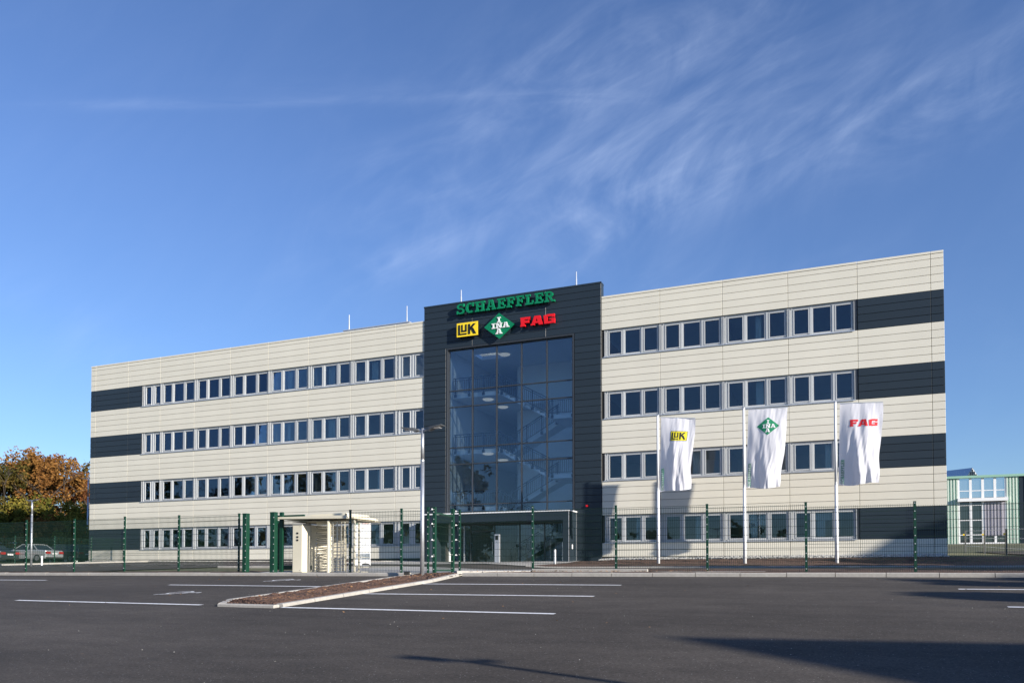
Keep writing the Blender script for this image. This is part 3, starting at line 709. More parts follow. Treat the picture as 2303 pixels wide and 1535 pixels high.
def luk(ch):
    q = []
    def r(x0, z0, x1, z1): q.append([(x0, z0), (x1, z0), (x1, z1), (x0, z1)])
    if ch == 'L': r(0, -.0, .19, 1); r(0, -.0, .92, .14)
    elif ch == 'U': r(.33, .36, .49, 1); r(.76, .36, .92, 1); r(.33, .28, .92, .43)
    else: r(1.08, 0, 1.3, 1); q.append([(1.28, .38), (1.28, .66), (1.62, 1), (1.9, 1)]); q.append([(1.36, .5), (1.6, .62), (1.95, 0), (1.66, 0)])
    return q, 0
def letter3d(q, x, z, h, y, th, m, parent=None, name='letter', wscale=1, sx=1):
    mb = MB()
    for i, poly in enumerate(q):
        e = i*.0012; mb.prism([(x+p[0]*h*sx, z+p[1]*h) for p in poly], y-e, y+th+e*.5)
    return ob(mb, name, m, parent)
LY = TY-.27
x = -22.27; word = 'SCHAEFFLER'; tot = sum(glyph(c)[1] for c in word)+.13*9; sx_ = 6.48/(tot*.63)
for c in word:
    q, wd = glyph(c); letter3d(q, x, 16.07, .63, LY, .13, SGREEN, sx=sx_); x += (wd+.13)*.63*sx_
bd = ob(MB().box(-22.24, -20.79, LY+.0, LY+.14, 14.62, 15.49), 'emblem_board', SBLACK)
ob(MB().box(-22.235, -20.795, LY-.03, LY-.001, 14.625, 15.485), 'board_face', SYEL, bd).location = -bd.location
for c in 'LUK':
    o = letter3d(luk(c)[0], -22.12, 14.735, .63, LY-.05, .018, SBLACK, None)
cx_, cz_ = -19.375, 15.03; mb = MB(); mb.prism([(cx_-1.0, cz_), (cx_, cz_-.79), (cx_+1.0, cz_), (cx_, cz_+.79)], LY, LY+.1); ob(mb, 'emblem_diamond', SGREEN)
def ina(draw, cx_, cz_, s_):         # I N A crossed with I N A
    hh = .27*s_
    q, wd = glyph('N'); draw(q, cx_-wd*hh/2, cz_-hh/2, hh)
    q, w1 = glyph('I'); draw(q, cx_-wd*hh/2-.10*hh-w1*hh, cz_-hh/2, hh); q, w2 = glyph('A'); draw(q, cx_+wd*hh/2+.08*hh, cz_-hh/2, hh)
    q, w1 = glyph('I'); draw(q, cx_-w1*hh/2, cz_+hh*.62, hh); q, w2 = glyph('A'); draw(q, cx_-w2*hh/2, cz_-hh*1.62, hh)
ina(lambda q, x, z, h: letter3d(q, cx_+(x-cx_)*1.28, z, h, LY-.04, .035, SWHITE, sx=1.28), cx_, cz_, 1.17)
x = -17.97; tot = sum(fag(c)[1] for c in 'FAG')+.14; sx_ = 2.2/(tot*.55)
for c in 'FAG':
    q, wd = fag(c); letter3d(q, x, 14.79, .55, LY, .13, SRED, sx=sx_); x += (wd+.07)*.55*sx_
# ------------------------------------------------------------------ welded mesh fence
pmesh = {}
def mesh_panel(name, a, b, zb, zt, parent, th=1, step=.05):
    """level double-bar mat between two posts; local origin at a"""
    a = Vector((a[0], a[1])); b = Vector((b[0], b[1])); L = (b-a).length; h = zt-zb; key = (round(L, 2), round(h, 2), step)
    if key not in pmesh:
        mb = MB(); n = int(L/step); r = .0027
        for i in range(n+1):
            x = (L-n*step)/2+i*step; mb.box(x-r, x+r, -r, r, 0, h)
        k = 0
        while k*.2+.03 < h:
            z = .03+k*.2
            for y in (-.0105, .0105): mb.box(0, L, y-.004, y+.004, z-.004, z+.004)
            k += 1
        for z in (h-.03,):
            for y in (-.0105, .0105): mb.box(0, L, y-.0045, y+.0045, z-.005, z+.005)
        pmesh[key] = mb.mesh('mesh_panel', WIRE)
    o = inst(name, pmesh[key], parent, Vector((a.x, a.y, zb))-parent.location, math.atan2(b.y-a.y, b.x-a.x)); o['kind'] = 'stuff'; return o
CLIP = mat('clip', (.62, .64, .62), .4, metal=.5)
def post(x, y, zb, zt, parent, wd=.06, dp=.04, name='post'):
    L = parent.location
    o = MB().box(-wd/2, wd/2, -dp/2, dp/2, -.25, zt-zb).box(-wd/2-.004, wd/2+.004, -dp/2-.004, dp/2+.004, zt-zb+.001, zt-zb+.02).build(name, GREEN, parent, loc=Vector((x, y, zb))-L)
    mb = MB(); z = .1
    while z < zt-zb-.03: mb.box(-.012, .012, -dp/2-.012, -dp/2-.001, z, z+.024); z += .2
    c_ = mb.build('clips', CLIP, o); c_['kind'] = 'stuff'; return o
def fence(label, posts, Y, group=None, ext=None, wd=.06):
    """posts: (photo x, top y, bottom y)"""
    pts = []
    for i, (x, yt, yb) in enumerate(posts):
        yy = Y[i] if isinstance(Y, (list, tuple)) else Y
        T_ = at(x, yt, yy); B_ = at(x, yb, yy); pts.append((T_.x, yy, B_.z, T_.z))
    root = empty('mesh_fence', (pts[0][0], pts[0][1], pts[0][2]), 0, label, 'fence', group)
    for p in pts: post(p[0], p[1], p[2], p[3], root, wd)
    for p, q in zip(pts, pts[1:]):
        base = min(p[3], q[3])-.03; hh = 1.8
        mesh_panel('mesh_panel', (p[0]+.02, p[1]+.04), (q[0]-.02, q[1]+.04), base-hh, base, root)
    return root, pts
fence('green mesh fence running left from the open vehicle gate past the car park', [(-45, 1174, 1285), (60, 1170, 1284), (168, 1167, 1284), (281, 1162, 1284), (403, 1159, 1285), (538, 1155, 1287)], 19.75)
fence('short green mesh fence between the turnstile and the lamp post', [(788, 1147, 1291), (903, 1144, 1291), (963, 1141, 1289)], [19.55, 19.6, 19.8])
fence('long green mesh fence in front of the entrance and flagpoles', [(1034, 1147, 1284), (1198, 1138, 1287), (1385, 1137, 1290), (1590, 1134, 1288), (1812, 1130, 1288), (2057, 1128, 1287), (2330, 1124, 1287)], 21.9)
# thick gate posts and vehicle gate
def gate_post(x, yt, yb, Y, lab, wd=.15):
    T_ = at(x, yt, Y); B_ = at(x, yb, Y); r = empty('gate_post', (B_.x, Y, B_.z), 0, lab, 'gate post')
    h = T_.z-B_.z; MB().box(-wd/2, wd/2, -.08, .08, -.2, h).build('column', GREEN, r, bevel=.008)
    MB().box(-wd/2-.005, wd/2+.005, -.085, .085, h+.001, h+.015).build('cap', GREEN, r)
    mb = MB(); z = .1
    while z < h-.05: mb.box(wd/2-.035, wd/2-.012, -.094, -.081, z, z+.022); z += .2
    c_ = mb.build('clips', CLIP, r); c_['kind'] = 'stuff'; return r
gate_post(552.5, 1155, 1290, 19.5, 'thick green gate post left of the vehicle opening')
gate_post(615, 1152, 1291, 19.45, 'thick green gate post right of the vehicle opening', .17)
A_ = at(634, 1151, 19.9); B_ = at(634, 1289, 19.9); C_ = at(681, 1158, 19.9); A0 = at(622, 1155, 19.9)
sg = empty('sliding_gate', (A_.x, 19.9, B_.z), 0, 'green sliding gate pushed open beside the turnstile cabinet', 'gate')
L_ = sg.location
MB().box(-.055, .055, -.04, .04, -.1, A_.z-B_.z).build('guide_post', GREEN, sg)
MB().box(A0.x-L_.x, C_.x-L_.x, .06, .11, C_.z-L_.z-.04, C_.z-L_.z+.03).build('guide_arm', GREEN, sg)
P1 = at(624, 1170, 20.3); P2 = at(700, 1280, 20.3)
MB().box(P1.x-L_.x, P1.x-L_.x+.06, .37, .43, P2.z-L_.z, P1.z-L_.z).build('leaf_frame', GREEN, sg)
MB().box(P1.x-L_.x, P2.x-L_.x, .37, .43, P2.z-L_.z, P2.z-L_.z+.13).build('bottom_rail', GREEN, sg)
mesh_panel('mesh_panel', (P1.x, 20.3), (P2.x, 20.3), P2.z+.14, P1.z, sg)
# pedestrian gate with level bars and bright hinges
g0 = at(977, 1288, 19.85); g0t = at(977, 1141, 19.85); g1 = at(1018, 1285, 21.3); g1t = at(1018, 1145, 21.3)
pg = empty('pedestrian_gate', (g0.x, g0.y, g0.z), 0, 'green mesh pedestrian gate with white hinges between the lamp post and the long fence', 'gate')
for g, gt, wd in ((g0, g0t, .085), (g1, g1t, .085)):
    post(g.x, g.y, g.z, gt.z, pg, wd, .08, 'gate_upright')
h_ = 1.62; dv = Vector((g1.x-g0.x, g1.y-g0.y, 0)); Lg = dv.length; dv.normalize()
mesh_panel('mesh_panel', (g0.x+dv.x*.1, g0.y+dv.y*.1), (g1.x-dv.x*.1, g1.y-dv.y*.1), g0.z+.1, g0.z+.1+h_-.05, pg)
fr = MB()
for z in (.08, h_+.07): fr.bar(dv*.06+Vector((0, 0, z)), dv*(Lg-.06)+Vector((0, 0, z)), .04)
fr.build('leaf_frame', GREEN, pg)
for (x, y, Y_) in ((973, 1144.5, 19.8), (973, 1177, 19.8), (973, 1213, 19.8), (973, 1250, 19.8), (1026.5, 1149, 21.5), (1026.5, 1180, 21.5), (1026.5, 1213, 21.5), (1026.5, 1247, 21.5)):
    q = at(x, y, Y_)-pg.location; m_ = MB(); m_.cyl(q+Vector((0, -.04, -.02)), q+Vector((0, -.04, .02)), .018, n=8); m_.bar(q+Vector((-.07, 0, -.02)), q+Vector((.05, 0, -.0)), .008); m_.build('hinge', SWHITE, pg)
MB().box(*[at(1008, 1275, 21).x-g0.x, at(1013, 1275, 21).x-g0.x], 1.1, 1.13, .75, .9).build('lock', STEEL, pg)

# ------------------------------------------------------------------ turnstile
Yt = 19.75
def lx(x, Y): return at(x, 1200, Y).x
def lz(x, y, Y): return at(x, y, Y).z
tb = Vector((lx(730, Yt), Yt, -.04)); tr = empty('turnstile', tb, 0, 'cream full height turnstile with card reader cabinet and flat roof', 'turnstile')
def tk(mb, name, m=TCREAM, **k):
    mb.v = [tuple(Vector(v)-tb) for v in mb.v]; return mb.build(name, m, tr, **k)
cx0, cx1 = lx(658, Yt), lx(679.5, Yt); zt_, zb_ = lz(668, 1180, Yt), lz(668, 1286, Yt)
cab = tk(MB().box(cx0, cx1, Yt, Yt+.42, zb_, zt_), 'cabinet', bevel=.012)
tk(MB().box(cx0-.01, cx1+.01, Yt-.01, Yt+.43, zt_+.002, zt_+.05), 'cabinet_lid', mat('grey_lid', (.3, .3, .28), .6))
for yy in (1198, 1206.5, 1213.5):
    z = lz(669, yy, Yt); xx = lx(669, Yt); tk(MB().box(xx-.035, xx+.035, Yt-.008, Yt-.001, z-.028, z+.022), 'reader_slot', SBLACK)
for yy in (1183, 1281): z = lz(675, yy, Yt); xx = lx(675, Yt); tk(MB().cyl((xx, Yt-.006, z), (xx, Yt-.001, z), .01, n=8), 'lock', STEEL)
tk(MB().cyl((lx(677, Yt), Yt+.15, -.1), (lx(677, Yt), Yt+.15, zb_), .03, n=8), 'cabinet_foot')
# roof: wide slab with a raised centre box
zr0, zr1 = lz(700, 1168, Yt), lz(700, 1162.5, Yt)
rx0, rx1 = lx(625, Yt), lx(783, Yt)
tk(MB().prism([(rx0, zr1-.03), (rx1, zr0+.0), (rx1, zr1+.02), (rx0, zr1+.03)], Yt-.15, Yt+1.5), 'roof_slab')
tk(MB().prism([(lx(690, Yt), zr1+.03), (lx(782, Yt), zr1+.025), (lx(778, Yt), zr1+.1), (lx(700, Yt), zr1+.08)], Yt+.0, Yt+1.2), 'roof_box')
tk(MB().box(lx(783, Yt)+.004, lx(850, Yt+1.4), Yt+.1, Yt+1.4, zr0+.01, zr1-.02), 'roof_slab')
tk(MB().box(lx(656, Yt), lx(800, Yt), Yt+.05, Yt+1.35, zr0-.05, zr0-.035), 'roof_soffit', mat('soffit', (.3, .27, .2), .6))
tk(MB().box(lx(777, Yt), lx(780, Yt), Yt-.012, Yt-.002, zr1+.035, zr1+.075), 'status_lamp', SBLACK)
tk(MB().box(lx(696, Yt), lx(736, Yt), Yt+.35, Yt+.42, lz(710, 1178.5, Yt), lz(710, 1172, Yt)), 'lintel')
# curved rear shell seen behind the rotor
cxr, cyr, rr = lx(727, Yt+.55), Yt+.8, .74; ztop = lz(700, 1175, Yt)
mb = MB(); n = 14
for k in range(n+1):
    t_ = R(78+k*125/n); 
    for r_ in (rr, rr+.03):
        for z in (-.0, ztop): mb.v.append((cxr+math.cos(t_)*r_, cyr+math.sin(t_)*r_, z))
for k in range(n):
    a = 4*k; mb.f += [(a, a+4, a+5, a+1), (a+2, a+3, a+7, a+6), (a+1, a+5, a+7, a+3)]
tk(mb, 'drum_shell', smooth=False)
for xx, yy in ((lx(690.5, Yt+.3), Yt+.3), (lx(741, Yt), Yt-.05), (lx(795, Yt), Yt+.05)):
    hw = .024
    tk(MB().box(xx-hw, xx+hw, yy-.03, yy+.03, -.08, ztop+.05), 'frame_post')
# rotor: vertical axle with U-shaped arms
ax, ay = lx(741, Yt+.7)+.05, Yt+.72
tk(MB().cyl((ax, ay, .0), (ax, ay, ztop), .04, n=10), 'axle', STEEL)
rz_ = [lz(720, y, Yt+.4) for y in (1183.5, 1196, 1211, 1219.5, 1227, 1234.5, 1242.5, 1250.5, 1258, 1266, 1274, 1281)]
for i, z in enumerate(rz_):
    for a_ in (190, 310, 70):
        d = Vector((math.cos(R(a_)), math.sin(R(a_)), 0)); n_ = Vector((-d.y, d.x, 0)); c_ = Vector((ax, ay, z))
        p = [c_+n_*.0+Vector((0, 0, .03)), c_+d*.46+Vector((0, 0, .03))]+[c_+d*(.46+.03*math.sin(R(t_)))+Vector((0, 0, .03*math.cos(R(t_)))) for t_ in (45, 90, 135)]+[c_+d*.46-Vector((0, 0, .03)), c_-Vector((0, 0, .03))]
        tk(MB().tube(p, .011, 6), 'arm', STEEL)
# cage on the right
gxs = [743, 749, 758, 767, 775, 785]; c0, c1 = lx(742, Yt), lx(787, Yt)
cage_t, cage_b = lz(765, 1173, Yt), lz(765, 1285, Yt)
for i, x in enumerate(gxs):
    xx = lx(x, Yt); tk(MB().box(xx-.013, xx+.013, Yt+.0, Yt+.02, cage_b, cage_t), 'cage_upright')
for i in range(13):
    z = cage_b+(cage_t-cage_b)*i/12; tk(MB().bar((c0, Yt+.03, z), (c1, Yt+.03, z), .014), 'cage_bar')
for i in range(11):
    z = cage_b+(cage_t-cage_b)*i/10; tk(MB().bar((c1, Yt+.04, z), (c1+.08, Yt+.9, z), .014), 'cage_bar')
for xx in (c1+.03, c1+.06): tk(MB().box(xx-.012, xx+.012, Yt+.4, Yt+.42, cage_b, cage_t), 'cage_upright')
tk(MB().box(cx0-.1, lx(800, Yt), Yt-.2, Yt+1.4, -.09, -.045), 'base_plate', SLAB)

# ------------------------------------------------------------------ sign pylon
Yp = 31.4; x0, x1 = lx(799, Yp), lx(830, Yp); z0, z1 = lz(815, 1270, Yp), lz(815, 1169, Yp)
py = empty('sign_pylon', ((x0+x1)/2, Yp, z0), 0, 'white sign pylon with green diamond, red FAG lettering and grey panel behind the turnstile', 'sign')
pb = Vector(py.location); py.rotation_euler = (0, 0, R(22))
def pk(mb, name, m): mb.v = [tuple(Vector(v)-pb) for v in mb.v]; return mb.build(name, m, py)
WP = mat('pylon_white', (.78, .79, .80), .35)
hb_ = []; wx = x1-x0
for i in range(9): t_ = R(180-i*22.5); hb_.append((x0+wx*.72+.27*wx*math.cos(t_), z0+.0+.10*math.sin(t_)))
pk(MB().prism([(x0, z0)]+hb_+[(x1, z0), (x1, z1), (x0, z1)], Yp, Yp+.16), 'board', WP)
pk(MB().box(x0+.05, x1-.05, Yp+.03, Yp+.13, z0-.4, z0-.002), 'foot', ALU)
s_ = wx*.15; cxp, czp = x0+wx*.22, z1-.12
mb = MB()
for a_ in (0, 90, 180, 270):
    P = [Vector((math.cos(R(a_+t_))*s_*k, math.sin(R(a_+t_))*s_*.85*k)) for t_, k in ((8, 1), (82, 1), (82, .45), (8, .45))]
    mb.prism([(cxp+p.x, czp+p.y) for p in P], Yp-.006, Yp-.001)
pk(mb, 'emblem', SGREEN)
xx = x0+wx*.52
for c in 'FAG':
    q, wd = fag(c); mb = MB()
    for i, poly in enumerate(q): mb.prism([(xx+p[0]*.072, czp-.04+p[1]*.08) for p in poly], Yp-.005-i*.0005, Yp-.001)
    pk(mb, 'letter', SRED); xx += (wd+.12)*.072
TXT = mat('sign_grey_text', (.12, .13, .14), .6)
rnd = random.Random(9)
def textline(x, z, w_, h_, m_, Yq):
    mb = MB(); e = x+w_
    while x < e:
        cw = h_*rnd.uniform(.35, .75)
        if rnd.random() < .12: x += cw; continue
        if rnd.random() < .5: mb.box(x, x+h_*.16, Yq-.003, Yq, z, z+h_); mb.box(x+h_*.17, x+cw*.8, Yq-.003, Yq, z+h_*.4, z+h_*.55)
        else: mb.box(x, x+cw*.7, Yq-.003, Yq, z, z+h_*.17); mb.box(x, x+cw*.7, Yq-.003, Yq, z+h_*.62, z+h_*.8); mb.box(x+cw*.3, x+cw*.3+h_*.16, Yq-.003, Yq, z+h_*.18, z+h_*.61)
        x += cw
    o = pk(mb, 'text_line', m_); o['kind'] = 'stuff'
for y, w_ in ((1187.5, .62), (1200.5, .3), (1211.5, .18)): textline(x0+.05*wx, lz(805, y+1.2, Yp), w_*wx, .034, TXT, Yp-.001)
for y, a_ in ((1199.5, 90), (1211, 0), (1222, 215)):
    c_ = Vector((x0+wx*.78, Yp-.003, lz(820, y, Yp))); d = Vector((math.cos(R(a_)), 0, math.sin(R(a_))))*.05; n_ = Vector((-d.z, 0, d.x))
    mb = MB(); mb.bar(c_-d, c_+d, .01, .004); mb.bar(c_+d, c_+n_*.7, .01, .004); mb.bar(c_+d, c_-n_*.7, .01, .004); pk(mb, 'arrow', TXT)
gp = MB().box(x0+.02*wx, x0+.98*wx, Yp-.004, Yp-.001, lz(810, 1257, Yp), lz(810, 1244, Yp)); pk(gp, 'grey_panel', mat('panel_grey', (.22, .25, .28), .5))
for y, w_ in ((1247, .7), (1250, .5), (1253, .62), (1256, .45)): textline(x0+.06*wx, lz(805, y, Yp), w_*wx, .035, SWHITE, Yp-.005)
# stele with intercom and bollard light near the entrance
Ys = 41.0; x0, x1 = lx(1112.3, Ys), lx(1122.7, Ys); z0, z1 = lz(1118, 1265, Ys), lz(1118, 1200.5, Ys)
st_ = empty('intercom_stele', ((x0+x1)/2, Ys, z0), 0, 'slim stainless steel intercom pillar standing before the entrance doors', 'intercom pillar'); hw = (x1-x0)/2
MB().box(-hw, hw, 0, .14, -.2, z1-z0).build('housing', ALU, st_, bevel=.006)
MB().box(-hw+.04, hw-.06, -.006, -.001, z1-z0-.32, z1-z0-.07).build('screen', SBLACK, st_)
MB().cyl((-.0, -.012, z1-z0-.42), (-.0, -.001, z1-z0-.42), .02, n=8).build('call_button', STEEL, st_)
Ys = 39.5; xx = lx(1248, Ys); z0, z1 = lz(1248, 1270, Ys), lz(1248, 1234, Ys)
bl = empty('bollard_light', (xx, Ys, z0), 0, 'low grey cylindrical bollard light at the edge of the forecourt', 'bollard light')
MB().cyl((0, 0, -.2), (0, 0, z1-z0-.16), .06, n=14).build('shaft', ALU, bl, smooth=False); MB().cyl((0, 0, z1-z0-.158), (0, 0, z1-z0-.04), .052, n=14).build('lens', SWHITE, bl); MB().cyl((0, 0, z1-z0-.038), (0, 0, z1-z0), .062, n=14).build('cap', ALU, bl)
jb = at(915, 1298, 18.55); jb.z = -.12+.06
bx = empty('cable_box', jb, R(15), 'small black cable box on the soil beside the lamp post', 'cable box'); MB().box(-.07, .07, -.05, .05, -.05, .07).build('case', RUBBER, bx, bevel=.008); MB().box(-.075, .075, -.055, .055, .0702, .085).build('lid', SBLACK, bx)

# ------------------------------------------------------------------ street lamps
def led_head(sgn, s_=1.0, droop=0):
    """flat wing-shaped head reaching along sgn*x from the pole"""
    mb = MB(); sec = [(.10, .055, .05, 0), (.2, .085, .10, -.0), (.33, .10, .035, .035), (.52, .105, .018, .055)]
    for (x, wy, th, zo) in sec:
        x *= s_; z = zo+droop*x
        mb.v += [(sgn*x, -wy*s_, z-th/2), (sgn*x, wy*s_, z-th/2), (sgn*x, wy*s_*.92, z+th/2), (sgn*x, -wy*s_*.92, z+th/2)]
    for k in range(len(sec)-1):
        for i in range(4): mb.f.append((4*k+i, 4*k+(i+1) % 4, 4*k+4+(i+1) % 4, 4*k+4+i))
    mb.f.append((0, 1, 2, 3)); e = 4*(len(sec)-1); mb.f.append((e+3, e+2, e+1, e)); return mb
HEADM = mat('lamp_head_grey', (.07, .075, .08), .4)
def lamp(base, h, label, heads=(-1, 1), rz=0, s_=1.0, r=.058, group=None):
    root = empty('street_lamp', base, rz, label, 'street lamp', group)
    MB().cyl((0, 0, -.4), (0, 0, h*.78), r, r*.86, n=18).build('pole', GALV, root, smooth=True)
    MB().cyl((0, 0, h*.78), (0, 0, h), r*.84, r*.70, n=18).build('pole_top', GALV, root, smooth=True)
    MB().cyl((0, 0, h*.775), (0, 0, h*.785), r*.92, n=18).build('collar', GALV, root)
    for sg_ in heads:
        MB().cyl((0, 0, h-.07), (sg_*.12*s_, 0, h-.03), .022*s_+.004, n=10).build('bracket', GALV, root)
        o = led_head(sg_, s_, .05).build('lamp_head', HEADM, root, loc=(0, 0, h-.04))
        MB().box(sg_*.36*s_-.10*s_, sg_*.36*s_+.10*s_, -.07*s_, .07*s_, .018, .022).build('lens', SWHITE, o)
        for v in o.children: v.location.z = -.0
    return root
b0 = Vector((-10.27, 18.5, -.13+.05)); top = at(947, 963, 18.5)
lamp(b0, top.z-b0.z, 'galvanised double headed street lamp rising from the soil at the island end', s_=1.15)
q = at(70, 1268, 31.0); q.z = H(q.x, 31.0); tp = at(70, 1124, 31.0); lamp(q, tp.z-q.z, 'single headed street lamp left of the building in front of the silver car', heads=(-1, 1), s_=.9)
Yf = 60; q = at(198.5, 1075, Yf); lamp((q.x, Yf, H(q.x, Yf)), q.z-H(q.x, Yf), 'taller street lamp half hidden behind the left end of the building', heads=(-1,), s_=1.9, r=.08)
tipx, tipy = -3.62, 7.22; hh = 3.5; dist = (hh-.0)/math.tan(SUN_EL)*.93
lamp((tipx+math.sin(SUN_AZ)*dist, tipy-math.cos(SUN_AZ)*dist, -1.36+.0665*(tipy-math.cos(SUN_AZ)*dist)), hh, 'double headed street lamp outside the right edge casting the thin foreground shadow', rz=0)

# ------------------------------------------------------------------ flags
CLOTH = bpy.data.materials.new('flag_cloth'); CLOTH.use_nodes = True; t = CLOTH.node_tree; t.nodes.clear()
o_ = t.nodes.new('ShaderNodeOutputMaterial'); d_ = t.nodes.new('ShaderNodeBsdfDiffuse'); tl = t.nodes.new('ShaderNodeBsdfTranslucent'); ms = t.nodes.new('ShaderNodeMixShader')
d_.inputs[0].default_value = (.80, .80, .86, 1); tl.inputs[0].default_value = (.80, .80, .88, 1); ms.inputs[0].default_value = .3
t.links.new(d_.outputs[0], ms.inputs[1]); t.links.new(tl.outputs[0], ms.inputs[2]); t.links.new(ms.outputs[0], o_.inputs[0])
def flag(label, px, ytop, ybase, TL, TR, BR, BL, seed, emblem, Yq=41.4):
    base = at(px, ybase, Yq); topp = at(px, ytop, Yq)
    base.z = min(base.z, H(base.x, Yq)+.1)
    root = empty('flagpole', base, 0, label, 'flagpole'); h = topp.z-base.z
    MB().cyl((0, 0, -.5), (0, 0, h*.5), .085, .075, n=16).build('pole', mat('pole_white', (.70, .71, .73), .35), root, smooth=True)
    MB().cyl((0, 0, h*.5), (0, 0, h), .072, .06, n=16).build('pole_top', mat('pole_white', (.70, .71, .73), .35), root, smooth=True)
    MB().cyl((0, 0, h), (0, 0, h+.05), .075, .05, n=16).build('finial', ALU, root)
    MB().cyl((0, -.1, h*.5-.02), (0, -.1, h*.5+.1), .03, n=8).build('cleat', ALU, root)
    P = [at(x, y, Yq)-base for x, y in (TL, TR, BR, BL)]
    MB().bar((0, 0, P[0].z+.02), (P[1].x, 0, P[1].z+.03), .03).build('boom', ALU, root)
    rnd = random.Random(seed); ph = [rnd.uniform(0, 6.28) for _ in range(8)]
    def f(s_, t_, off=0):
        a = P[0].lerp(P[1], s_); b_ = P[3].lerp(P[2], s_); p = a.lerp(b_, t_)
        nv = lambda a_, b_, c_: noise.noise(Vector((a_+seed*3.1, b_, c_)))
        ripple = (.21*nv(2.6*s_+.5*t_, .9*t_, 1)+.10*nv(7*s_-1.8*t_, 2.0*t_, 5)*(.4+t_)+.028*nv(17*s_+5*t_, 4*t_, 9))*(.35+.65*t_)*(.35+.65*min(1, s_*2))
        belly = -.28*math.sin(s_*3.14*.9)*math.sin(t_*2.6)*.8
        xsh = .035*math.sin(7*t_+ph[6])*s_+.02*math.sin(17*t_+ph[7])*s_*t_
        zsh = -.05*math.sin(s_*6+ph[1])*t_*t_
        return Vector((p.x+xsh, ripple+belly-off, p.z+zsh))
    mb = MB(); nx_, ny_ = 56, 84
    for j in range(ny_+1):
        for i in range(nx_+1): mb.v.append(tuple(f(i/nx_, j/ny_)))
    for j in range(ny_):
        for i in range(nx_): a = j*(nx_+1)+i; mb.f.append((a, a+1, a+nx_+2, a+nx_+1))
    cl_ = mb.build('cloth', CLOTH, root, smooth=True)
    Wd = (P[1]-P[0]).length; Ht = (P[0]-P[3]).length
    def paint(polys, mp, m_, name, off=.012, cell=.05):
        mb = MB()
        for k, q in enumerate(polys):
            c4 = [Vector(mp(*p)) for p in (q if len(q) == 4 else q+[q[-1]])]
            n1 = max(1, int(max((c4[1]-c4[0]).length*Wd, (c4[2]-c4[3]).length*Wd)/cell)); n2 = max(1, int(max((c4[3]-c4[0]).length*Ht, (c4[2]-c4[1]).length*Ht)/cell)); i0 = len(mb.v)
            for j in range(n2+1):
                for i in range(n1+1):
                    u = i/n1; v = j/n2; p = c4[0]*(1-u)*(1-v)+c4[1]*u*(1-v)+c4[2]*u*v+c4[3]*(1-u)*v
                    mb.v.append(tuple(f(p.x, p.y, off+k*.0004)))
            for j in range(n2):
                for i in range(n1): a = i0+j*(n1+1)+i; mb.f.append((a, a+1, a+n1+2, a+n1+1))
        return mb.build(name, m_, cl_)
    emblem(paint, Wd, Ht)
    # SCHAEFFLER reading upwards beside the pole
    x = 0; polys = []
    for c in 'SCHAEFFLER':
        q, wd = glyph(c); polys += [[(px_+x, pz) for px_, pz in p] for p in q]; x += wd+.16
    k = .30/x
    paint(polys, lambda a, b_: ((.05+.085*(1-b_)), .985-a*k), FGREEN, 'lettering', .010, .08)
    return root
def em_luk(paint, W_, H_):
    u0, u1, v0, v1 = .315, .78, .19, .315
    paint([[(0, 0), (1, 0), (1, 1), (0, 1)]], lambda a, b_: (u0-.012+a*(u1-u0+.024), v0-.005+b_*(v1-v0+.01)), FBLACK, 'emblem', .008)
    paint([[(0, 0), (1, 0), (1, 1), (0, 1)]], lambda a, b_: (u0+a*(u1-u0), v0+b_*(v1-v0)), FYEL, 'emblem', .012)
    polys = [p for c in 'LUK' for p in luk(c)[0]]
    paint(polys, lambda a, b_: (u0+.03+a*(u1-u0-.06)/1.95, v1-.014-b_*(v1-v0-.028)), FBLACK, 'lettering', .017)
def em_ina(paint, W_, H_):
    cu, cv, ru, rv = .53, .225, .29, .113
    paint([[(-1, 0), (0, 1), (1, 0), (0, -1)]], lambda a, b_: (cu+a*ru, cv+b_*rv), FGREEN, 'emblem', .010)
    polys = []
    ina(lambda q, x, z, h: polys.extend([[(x+p[0]*h, z+p[1]*h) for p in pl] for pl in q]), 0, 0, 1.2)
    paint(polys, lambda a, b_: (cu+a*ru*1.25, cv-b_*rv*1.3), FWHITE, 'lettering', .015)
def em_fag(paint, W_, H_):
    x = 0
    polys = []
    for c in 'FAG':
        q, wd = fag(c); polys += [[(a+x, b_) for a, b_ in p] for p in q]; x += wd+.07
    paint(polys, lambda a, b_: (.24+a*.66/x, .29-b_*.085), FRED, 'lettering', .012)
flag('leftmost flagpole flying a white flag with a yellow emblem', 1481, 934, 1268, (1487, 938), (1564, 941), (1553, 1098), (1484, 1107), 3, em_luk)
flag('middle flagpole flying a white flag with a green diamond emblem', 1675.5, 917, 1272, (1683, 921), (1773, 916), (1755, 1095), (1678, 1098), 14, em_ina)
flag('rightmost flagpole flying a white flag with red FAG lettering', 1882.5, 904, 1272, (1889, 907), (1986, 905), (1976, 1086), (1886, 1091), 25, em_fag)
